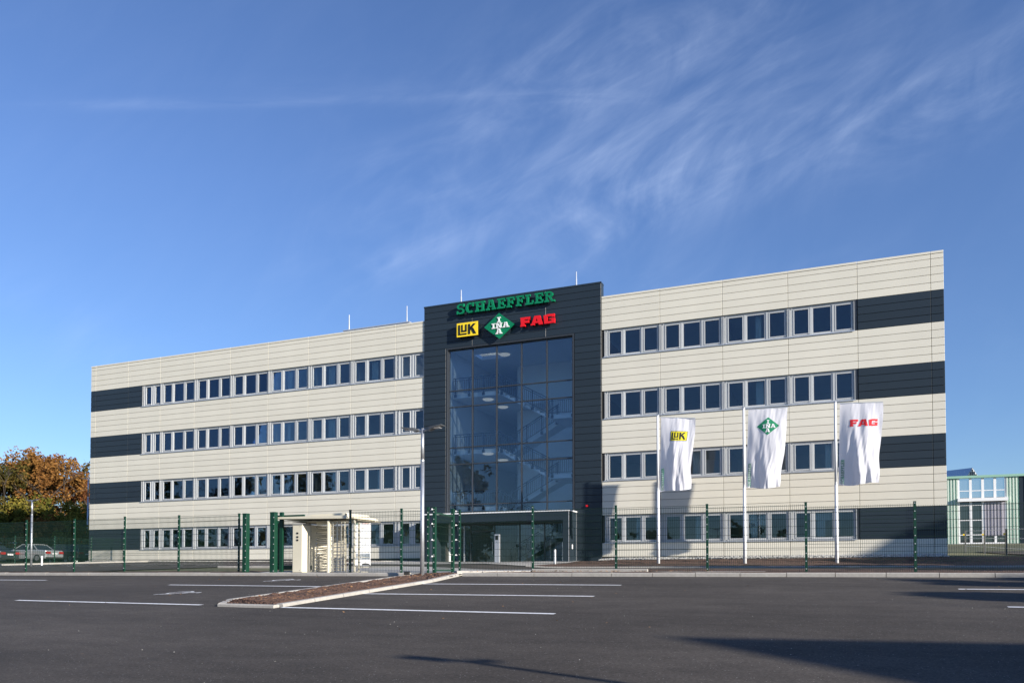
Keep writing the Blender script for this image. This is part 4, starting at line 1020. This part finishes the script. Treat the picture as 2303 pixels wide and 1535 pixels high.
# ------------------------------------------------------------------ trees
def leafmat(name, c1, c2, c3):
    m = bpy.data.materials.new(name); m.use_nodes = True; t = m.node_tree; t.nodes.clear()
    o = t.nodes.new('ShaderNodeOutputMaterial'); d = t.nodes.new('ShaderNodeBsdfDiffuse'); tr_ = t.nodes.new('ShaderNodeBsdfTranslucent'); ms = t.nodes.new('ShaderNodeMixShader'); ms.inputs[0].default_value = .3
    g = t.nodes.new('ShaderNodeNewGeometry'); cr = t.nodes.new('ShaderNodeValToRGB'); e = cr.color_ramp
    e.elements[0].color = (*c1, 1); e.elements[1].color = (*c3, 1); k = e.elements.new(.5); k.color = (*c2, 1)
    tcx = t.nodes.new('ShaderNodeTexCoord'); no = t.nodes.new('ShaderNodeTexNoise'); no.inputs['Scale'].default_value = .35; no.inputs['Detail'].default_value = 2
    t.links.new(tcx.outputs['Object'], no.inputs['Vector'])
    v = M('ADD', M('MULTIPLY', g.outputs['Random Per Island'], .5, tree=t), M('MULTIPLY_ADD', no.outputs[0], 1.6, -.55, tree=t), tree=t)
    t.links.new(v, cr.inputs[0]); t.links.new(cr.outputs[0], d.inputs[0]); t.links.new(cr.outputs[0], tr_.inputs[0])
    t.links.new(d.outputs[0], ms.inputs[1]); t.links.new(tr_.outputs[0], ms.inputs[2]); t.links.new(ms.outputs[0], o.inputs[0]); return m
LM = {'orange': leafmat('leaf_orange', (.11, .05, .02), (.24, .115, .035), (.33, .18, .055)), 'rust': leafmat('leaf_rust', (.09, .04, .02), (.19, .075, .03), (.27, .12, .03)),
      'green': leafmat('leaf_green', (.020, .04, .014), (.045, .075, .02), (.09, .11, .03)), 'olive': leafmat('leaf_olive', (.07, .085, .02), (.17, .15, .03), (.32, .24, .05)),
      'brown': leafmat('leaf_brown', (.03, .04, .014), (.09, .075, .022), (.19, .12, .035))}
BARK = mat('bark', (.075, .06, .048), .95, noise=[(8, .3)])
def tree(loc, h, rad, kind, label, group=None, n=9000, leaf_=.22, seed=0, cat='tree', trunk=.3, low=.18, lobes=16, name='tree', squash=1):
    rnd = random.Random(seed+1000); root = empty(name, loc, rnd.uniform(0, 6), label, cat, group)
    wood = MB(); tips = []
    th = h*trunk*1.4; wood.cyl((0, 0, -.3), (0, 0, th), h*.022, h*.013, n=8)
    def branch(p, d, L, r, lev):
        q = p+d*L; wood.cyl(p, q, r, r*.55, n=5 if lev < 2 else 4, cap=False); tips.append(q)
        if lev < 3:
            for _ in range(3):
                d2 = (d+Vector((rnd.gauss(0, .5), rnd.gauss(0, .5), rnd.gauss(.12, .3)))).normalized(); branch(q, d2, L*rnd.uniform(.5, .72), r*.5, lev+1)
    for k in range(7):
        a = k*2.4+rnd.random(); e = rnd.uniform(.3, 1.1); p = Vector((0, 0, th*rnd.uniform(.55, 1)))
        branch(p, Vector((math.cos(a)*math.cos(e), math.sin(a)*math.cos(e), math.sin(e))), h*.26*rnd.uniform(.8, 1.2), h*.008, 0)
    wood.build('trunk', BARK, root)
    L = []
    for k in range(lobes):
        zf = rnd.random(); z = h*(low+(1-low)*zf*.92); rr_ = rad*math.sin(math.pi*min(1, .22+.68*zf)**.9)*rnd.uniform(.35, .95); a = rnd.uniform(0, 6.28)
        L.append((Vector((math.cos(a)*rr_, math.sin(a)*rr_, z)), rad*rnd.uniform(.22, .42)))
    crown = MB(); per = n//len(L)
    for c_, r_ in L:
        subs = [(c_+Vector((rnd.gauss(0, 1), rnd.gauss(0, 1), rnd.gauss(0, .8)))*r_*.6, r_*rnd.uniform(.25, .5)) for _ in range(12)]
        for q in range(per):
            sc_, sr = rnd.choice(subs); d = Vector((rnd.gauss(0, 1), rnd.gauss(0, 1), rnd.gauss(0, 1))).normalized()
            p = sc_+d*sr*rnd.uniform(.45, 1.1)
            if p.z < h*low*.4: continue
            s_ = leaf_*rnd.uniform(.5, 1.15); a = Vector((rnd.gauss(0, 1), rnd.gauss(0, 1), rnd.gauss(0, .7))).normalized()*s_; b_ = a.orthogonal().normalized()*s_*.55
            b_.rotate(Matrix.Rotation(rnd.uniform(0, 6.28), 3, a)); i = len(crown.v)
            crown.v += [tuple(p-a), tuple(p+b_), tuple(p+a*.9), tuple(p-b_)]; crown.f.append((i, i+1, i+2, i+3))
    me = bpy.data.meshes.new('crown'); me.from_pydata(crown.v, [], crown.f); me.materials.append(LM[kind]); inst('crown', me, root)
    return root
def at_tree(x, ytop, Y, rad, kind, label, seed, **k):
    p = at(x, ytop, Y); z = H(p.x, Y); return tree((p.x, Y, z), (p.z-z)*1.01, rad, kind, label, seed=seed, **k)
G1 = 'autumn trees beyond the parked cars'
at_tree(-60, 1030, 66, 6, 'brown', 'brown and green tree at the very left edge of the picture', 1, group=G1)
at_tree(12, 1034, 64, 5.6, 'brown', 'brownish green tree left of the orange oaks, behind the lamp', 2, group=G1, n=14000)
at_tree(75, 1026, 72, 5.6, 'orange', 'broad orange oak between the brownish green tree and the building', 3, group=G1, n=15000)
at_tree(128, 1024, 68, 5.2, 'orange', 'golden orange oak with its dark trunk showing, nearest the building', 4, group=G1, n=13000)
at_tree(185, 1016, 78, 6.5, 'rust', 'rusty red tree touching the left end of the building', 5, group=G1, n=17000)
at_tree(150, 1120, 62, 4.5, 'olive', 'low olive and yellow tree in front of the rusty one', 6, group=G1, n=9000, low=.05)
at_tree(60, 1120, 61, 4.5, 'olive', 'low yellow green tree below the broad oak', 7, group=G1, n=9000, low=.05)
at_tree(5, 1130, 60, 4.5, 'brown', 'low brown tree under the brownish green one', 8, group=G1, n=9000, low=.05)
at_tree(200, 1165, 60, 3.5, 'olive', 'olive shrub at the corner of the building behind the cars', 9, group=G1, n=6000, low=.0)
at_tree(95, 1175, 58, 3.8, 'orange', 'low orange shrub behind the silver car', 10, group=G1, n=6000, low=.0)
at_tree(30, 1178, 58, 3.8, 'olive', 'olive shrub behind the dark hatchback at left', 11, group=G1, n=6000, low=.0)
for i, x in enumerate((-130, 60, 215)): at_tree(x, 1060, 100, 8, 'brown', 'dim brown wood behind the autumn trees', 20+i, group='trees of the wood behind', n=7000, leaf_=.45, low=.0)
# trees behind the camera: the glass mirrors them, the picture does not show them
G2 = 'trees behind the viewer that the glass mirrors'
for i, (x, y, h, r_, k_) in enumerate(((-56, -24, 20, 7, 'brown'), (-42, -34, 13, 6, 'green'), (-70, -30, 15, 7, 'olive'), (-88, -26, 22, 9, 'brown'), (-106, -30, 22, 9, 'brown'), (-126, -28, 24, 10, 'green'), (-146, -30, 24, 10, 'brown'), (-30, -40, 11, 6, 'brown'), (-8, -46, 10, 6, 'brown'), (12, -50, 11, 6, 'green'), (-170, -20, 24, 10, 'brown'), (-18, -60, 14, 6, 'brown'), (30, -60, 12, 7, 'brown'))):
    tree((x, y, H(x, y)), h, r_, k_, 'tall brownish tree behind the viewer, mirrored in the glass', seed=40+i, group=G2, n=4500, leaf_=.5, low=.12)
# what shades the right side
def sunside(x, y, dist): return (x+math.sin(SUN_AZ)*dist, y-math.cos(SUN_AZ)*dist)
te = math.tan(SUN_EL)
# gabled shed: its gable shadow is the dark wedge in the foreground
tx, ty = -1.69, 9.16; dist = 24; gx_, gy_ = sunside(tx, ty, dist); gz = -1.36+.0665*gy_; ph = -.75+dist*te-gz
shed = empty('gabled_shed', (gx_, gy_, gz), -SUN_AZ, 'gabled shed outside the right edge whose shadow falls over the car park', 'shed')
ax_ = Vector((math.sin(SUN_AZ), -math.cos(SUN_AZ), 0))
# local frame: x to the right seen from the sun, y towards the shadow
shed.rotation_euler = (0, 0, math.atan2(ax_.y, ax_.x)+math.pi/2)
hw = 7.0; ev = ph-hw*.67; ev2 = ph-hw*.90
MB().prism([(-hw, -1), (hw, -1), (hw, ev), (0, ph-.05), (-hw, ev2)], -5.8, -.2).build('wall', CREAM, shed)
for s_ in (-1, 1):
    MB().prism([(0, ph-.04), (s_*(hw+.3), (ev if s_ > 0 else ev2)-.25), (s_*(hw+.3), (ev if s_ > 0 else ev2)-.13), (0, ph+.08)], -6.05, .05).build('roof', mat('roof_tile', (.12, .05, .035), .8), shed)
MB().box(-1, 1, -5.9, -5.81, -.2, 2.0).build('door', DARK, shed)
# rounded trees giving the two finger shadows and the dark mass at right
G3 = 'trees outside the right edge that shade the ground'
def shade_tree(x, y, z, dist, rad, kind, seed, n=8000, **k):
    a, b_ = sunside(x, y, dist); g = H(a, b_); return tree((a, b_, g), z+dist*te-g, rad, kind, 'dense tree outside the right edge, seen only by its shadow', seed=seed, group=G3, n=n, leaf_=.55 if dist > 28 else .3, **k)
shade_tree(1.0, 17.7, -.15, 17, .8, 'green', 60, low=.05, n=7000, lobes=20); shade_tree(1.0, 15.1, -.3, 17, 1.05, 'green', 61, low=.05, n=9000, lobes=22)
shade_tree(2.6, 18.4, -.2, 18, 2.0, 'green', 62, low=.05, n=12000); shade_tree(3.0, 16.0, -.3, 22, 2.2, 'green', 68, low=.05, n=12000); shade_tree(1.5, 10.7, -.6, 19, 1.7, 'green', 63, low=.05, n=9000)
shade_tree(4.4, 14.3, -.4, 19, 2.6, 'green', 64, low=.02)
shade_tree(-12.5, 38.6, .35, 44, 1.3, 'olive', 65, low=.0, n=9000, lobes=26)
shade_tree(-2, 37.5, .6, 44, 2.2, 'olive', 66, low=.0, n=8000)
for i, (x, y, z, d_, r_) in enumerate(((3.5, 42, 2.0, 34, 4), (2.5, 36, .4, 36, 4.5), (6, 30, .8, 34, 5), (6, 24.5, 1.2, 33, 4.5), (8, 44, 4.0, 34, 5), (3.6, 20.5, -.05, 30, 2.0))):
    shade_tree(x, y, z, d_, r_, 'green', 70+i, low=.0, n=15000, lobes=22)

# ------------------------------------------------------------------ parked cars
GLZ = mat('car_glass', (.015, .02, .022), .08); TAIL = mat('tail_light', (.28, .01, .01), .25); RIM = mat('wheel_rim', (.4, .4, .42), .3, metal=.8)
def car_paint(n, c): return mat(n, c, .3, metal=.35, coat=.6)
def car(loc, rz, paint, label, hatch=False, group='cars parked in the lot left of the building', L=4.5, h=1.44):
    """nose towards +x, tail at -x"""
    root = empty('parked_car', loc, rz, label, 'car', group); hl = L/2; hw = .88
    if hatch: roofp = [(-hl+.05, .95), (-hl+.35, h-.04), (-hl+.7, h), (.35, h-.02), (1.05, .98)]
    else: roofp = [(-hl+.95, .98), (-hl+1.45, h-.08), (-hl+1.9, h), (.3, h-.03), (1.05, .97)]
    low = [(-hl+.06, .28), (-hl, .42), (-hl+.0, .72), (-hl+.04, .93 if not hatch else .9)]+([(-hl+.95, 1.0)] if not hatch else [(-hl+.1, .97)])+[(1.05, .98), (hl-.25, .84), (hl-.03, .66), (hl, .45), (hl-.06, .26)]
    b_ = MB(); n = len(low)
    for yy, ins in ((-hw, .0), (-hw+.06, -.03), (hw-.06, -.03), (hw, .0)):
        k = .97 if abs(yy) == hw else 1.0
        for x, z in low: b_.v.append((x*k, yy, z if z < .5 else (z-.05 if k < 1 else z)))
    for j in range(3):
        for i in range(n): b_.f.append((j*n+i, j*n+(i+1) % n, (j+1)*n+(i+1) % n, (j+1)*n+i))
    b_.f.append(tuple(range(n))); b_.f.append(tuple(range(4*n-1, 3*n-1, -1)))
    b_.build('body', paint, root, bevel=.03)
    c_ = MB(); m = len(roofp)
    for yy, up in ((-.80, 0), (.80, 0)):
        for x, z in roofp: c_.v.append((x, yy*(.98 if z < 1.1 else .78), z))
    for i in range(m-1): c_.f.append((i, i+1, m+i+1, m+i))
    c_.f.append(tuple(range(m))); c_.f.append(tuple(range(2*m-1, m-1, -1))); c_.f.append((0, m, 2*m-1, m-1))
    c_.build('cabin', GLZ, root)
    rp = MB(); rp.box(roofp[1][0]+.2, roofp[3][0]+.05, -.62, .62, h-.03, h+.012)
    for s_ in (-1, 1):
        for (x0, z0), (x1, z1) in ((roofp[0], roofp[1]), (roofp[4], roofp[3]), ((-.35, .98), (-.3, h-.03)), ((roofp[1][0], h-.05), (roofp[3][0], h-.03))):
            rp.bar((x0, s_*(.80 if z0 < 1.1 else .635), z0), (x1, s_*.635, z1), .06)
    rp.build('roof', paint, root)
    for x in (-hl+.85, hl-.85):
        for s_ in (-1, 1):
            w_ = MB().cyl((x, s_*.7, .31), (x, s_*(hw+.01), .31), .31, n=18).build('wheel', RUBBER, root); MB().cyl((x, s_*(hw+.012), .31), (x, s_*(hw+.022), .31), .2, n=14).build('rim', RIM, w_)
    for s_ in (-1, 1): MB().box(-hl-.02, -hl+.1, s_*.62-.22, s_*.62+.22, .66, .84).build('tail_light', TAIL, root); MB().box(hl-.14, hl-.02, s_*.62-.18, s_*.62+.18, .58, .7).build('headlight', SWHITE, root)
    MB().box(-hl-.03, -hl-.005, -.26, .26, .62 if hatch else .6, .72).build('number_plate', SWHITE, root)
    MB().box(-hl-.025, -hl+.05, -.8, .8, .3, .4).build('bumper', RUBBER, root)
    return root
hd = R(187)
def carat(x, Y, dx=0): p = at(x, 1266, Y); return (p.x, Y, H(p.x, Y)-.02)
silver = car_paint('silver_paint', (.34, .36, .37)); dark = car_paint('dark_paint', (.02, .03, .035)); blue = car_paint('blue_paint', (.03, .045, .08)); greyc = car_paint('grey_paint', (.10, .11, .12))
car(carat(72, 44.5), hd, silver, 'silver saloon with its red tail lights towards the fence')
car(carat(-28, 42.5), hd, dark, 'dark car cut off by the left edge beside the silver saloon')
car(carat(146, 47.0), hd, dark, 'black hatchback with one red tail light right of the silver saloon', True, h=1.5)
car(carat(196, 50.0), hd, blue, 'dark blue car nearest the corner of the building', True, h=1.5)
car(carat(20, 53.0), hd, greyc, 'grey estate car in the second row behind the silver saloon', True, h=1.52); car(carat(105, 55), hd, blue, 'blue car in the second row behind the black hatchback', True, h=1.5)
# second fence along the left edge of the rear car park
def fence_w(label, pts, h=1.8):
    root = empty('mesh_fence', (pts[0][0], pts[0][1], H(*pts[0])), 0, label, 'fence')
    for x, y in pts: post(x, y, H(x, y), H(x, y)+h+.05, root)
    for p, q in zip(pts, pts[1:]): mesh_panel('mesh_panel', p, q, min(H(*p), H(*q))+.03, min(H(*p), H(*q))+h, root)
fence_w('farther green mesh fence between the rear car park and the parked cars', [(-48.6, 28.9), (-48.7, 31.9), (-48.9, 34.9), (-49.2, 37.9), (-49.5, 41.0), (-49.8, 44)])
p = at(23, 1222, 56); bs = empty('shelter', (p.x, 56, H(p.x, 56)), 0, 'low flat white roofed shelter behind the cars at left', 'shelter'); hz = p.z-bs.location.z
MB().box(-3.2, 1.4, -1, 1, hz-.1, hz+.12).build('roof', SWHITE, bs)
for x in (-3, 1.2):
    for y in (-.9, .9): MB().box(x-.04, x+.04, y-.04, y+.04, -.2, hz-.101).build('post', GALV, bs)
b1 = at(94, 1266, 33); b1.z = H(b1.x, 33); bo = empty('bollard', b1, 0, 'short pale bollard standing before the silver car', 'bollard'); MB().cyl((0, 0, -.1), (0, 0, .55), .05, n=10).build('shaft', SWHITE, bo); MB().cyl((0, 0, .551), (0, 0, .57), .052, n=10).build('cap', ALU, bo)

# ------------------------------------------------------------------ ribbed green hall at right
Yh = 96.0; MINT = mat('mint_cladding', (.28, .48, .37), .5, noise=[(.3, .05)]); MINTL = mat('pale_cladding', (.62, .70, .60), .5); GREYC = mat('grey_cladding', (.40, .38, .42), .5)
def hx(x): return at(x, 1150, Yh).x
def hz_(x, y): return at(x, y, Yh).z
hb0 = Vector((hx(2220), Yh, H(hx(2220), Yh))); hall = empty('ribbed_hall', hb0, 0, 'mint green ribbed industrial hall with large white framed windows at right', 'industrial hall')
def hk(mb, name, m): mb.v = [tuple(Vector(v)-hb0) for v in mb.v]; return mb.build(name, m, hall)
zt, zb = hz_(2220, 1067.5), hz_(2220, 1222)
X0, Xa, Xb, Xc, X1 = hx(2085), hx(2156), hx(2264.5), hx(2293), hx(2480)
def ribs(a, b_, z0, z1, m, m2, pitch=.28, name='cladding'):
    hk(MB().box(a, b_, Yh+.06, Yh+.3, z0, z1), name, m); mb = MB(); x = a
    while x < b_-.1: mb.box(x, x+pitch*.5, Yh, Yh+.059, z0, z1); x += pitch
    o = hk(mb, 'ribs', m2); o['kind'] = 'stuff'
ribs(X0, Xa, zb, zt-.25, MINT, MINTL); ribs(Xb, Xc, zb, zt-.25, MINT, MINTL); ribs(Xc+.02, X1, zb, zt-.25, DARK, DARK, .5)
hk(MB().box(X0, X1, Yh-.15, Yh+.3, zt-.25, zt), 'eaves_trim', MINT); hk(MB().box(X0, X1, Yh+.31, Yh+30, zb-2, zt-.3), 'hall_body', MINT)
hk(MB().box(X0, X1, Yh-.1, Yh+.05, zb-.5, zb-.01), 'plinth', SLAB)
cols = [2156, 2183.5, 2211, 2238.5, 2264]; rowsy = [(1069, 1101), (1103, 1117.5)]
def hp(x0, x1, y0, y1, name='window_pane', m=GLASS): hk(MB().box(hx(x0)+.12, hx(x1)-.12, Yh+.1, Yh+.12, hz_(2210, y1), hz_(2210, y0)), name, m)
hk(MB().box(Xa, Xb, Yh+.26, Yh+.3, zb, zt-.26), 'backing', DARK)
HG = mat('hall_glass', (.03, .045, .045), .03, spec=1.0); HSKY = mat('hall_glass_sky_tint', (.6, .66, .68), .02, metal=.9)  # upper panes and lantern: reflected sky put in as a pale metal tint
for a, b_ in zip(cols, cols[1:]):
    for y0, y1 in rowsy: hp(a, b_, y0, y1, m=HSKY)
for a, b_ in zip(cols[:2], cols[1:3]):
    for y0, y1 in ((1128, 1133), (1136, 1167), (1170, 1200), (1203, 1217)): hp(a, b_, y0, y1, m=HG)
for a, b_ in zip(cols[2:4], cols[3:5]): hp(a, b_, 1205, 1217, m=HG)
for i, x in enumerate(cols): hk(MB().box(hx(x)-.12, hx(x)+.12, Yh+.04, Yh+.2, zb if i in (0, 1, 2, 4) else hz_(x, 1122), zt-.26), 'window_post', SWHITE)
hk(MB().box(hx(2238.5)-.12, hx(2238.5)+.12, Yh+.04, Yh+.2, zb, hz_(2238, 1204)), 'window_post', SWHITE)
for y in (1102, 1134.5, 1168.5, 1201.5):
    hk(MB().box(Xa+.12, (Xb if y == 1102 else hx(2211))-.12, Yh+.05, Yh+.19, hz_(2210, y+.9), hz_(2210, y-.9)), 'window_rail', SWHITE)
hk(MB().box(Xa-.1, Xb+.1, Yh-.35, Yh+.25, hz_(2210, 1126.5), hz_(2210, 1119)), 'canopy', SWHITE); hk(MB().box(Xa, Xb, Yh+.03, Yh+.2, zb, zb+.15), 'window_sill', SWHITE)
ribs(hx(2211)+.13, Xb-.12, hz_(2230, 1204), hz_(2230, 1127), GREYC, GREYC, .3, 'grey_cladding')
# roof lantern
l0, l1, lp_ = hx(2100), hx(2175), hx(2187); z0 = zt-.3; z1 = hz_(2187, 1053)
MB_ = MB(); ya, yb = Yh+2.0, Yh+2
ga, gb, gm = at(2168, 1069, Yh+2), at(2206, 1066, Yh+2), at(2187, 1052, Yh+2)
hk(MB().prism([(ga.x, z0), (gb.x, z0), (gm.x, gm.z)], Yh+2, Yh+2.1), 'lantern_gable', SWHITE)
back = 26; mb = MB(); dxl = at(2100, 1060, Yh+2).x-ga.x
mb.quad((ga.x, Yh+2, z0), (gm.x, Yh+2, gm.z+.05), (gm.x-7, Yh+8, gm.z+.05), (ga.x-7, Yh+8, z0)); mb.quad((gm.x, Yh+2, gm.z+.05), (gb.x, Yh+2, z0), (gb.x-7, Yh+8, z0), (gm.x-7, Yh+8, gm.z+.05))
hk(mb, 'lantern_roof', HSKY); mb = MB()
for i in range(9):
    x = ga.x+(gb.x-ga.x)*(i+.5)/9; ztop_ = z0+(gm.z-z0)*(1-abs(x-gm.x)/((gb.x-ga.x)/2)); mb.box(x-.06, x+.06, Yh+1.94, Yh+1.99, z0, ztop_-.1)
o = hk(mb, 'lantern_bars', DARK); o['kind'] = 'stuff'
# galvanised fence in front of the hall
pts = [(at(2171, 1250, 58), at(2171, 1192, 58)), (at(2214, 1254, 53), at(2214, 1191, 53)), (at(2263, 1262, 47), at(2263, 1188, 47)), (at(2330, 1268, 42), at(2330, 1186, 42))]
gf = empty('wire_fence', pts[0][0], 0, 'grey steel post and wire fence with orange tags in front of the hall', 'fence'); g_ = Vector(pts[0][0])
for b_, t_ in pts:
    MB().cyl(b_-g_-Vector((0, 0, .5)), t_-g_, .05, n=8).build('post', HEADM, gf)
    c_ = t_-g_; MB().box(c_.x-.14, c_.x-.06, c_.y-.06, c_.y-.04, c_.z-.32, c_.z-.22).build('tag', SYEL, gf)
for (b0_, t0_), (b1_, t1_) in zip(pts, pts[1:]):
    for f_ in (.02, .3, .6, .9): MB().tube([t0_.lerp(b0_, f_)-g_, t1_.lerp(b1_, f_)-g_], .012, 4).build('wire', GALV, gf)
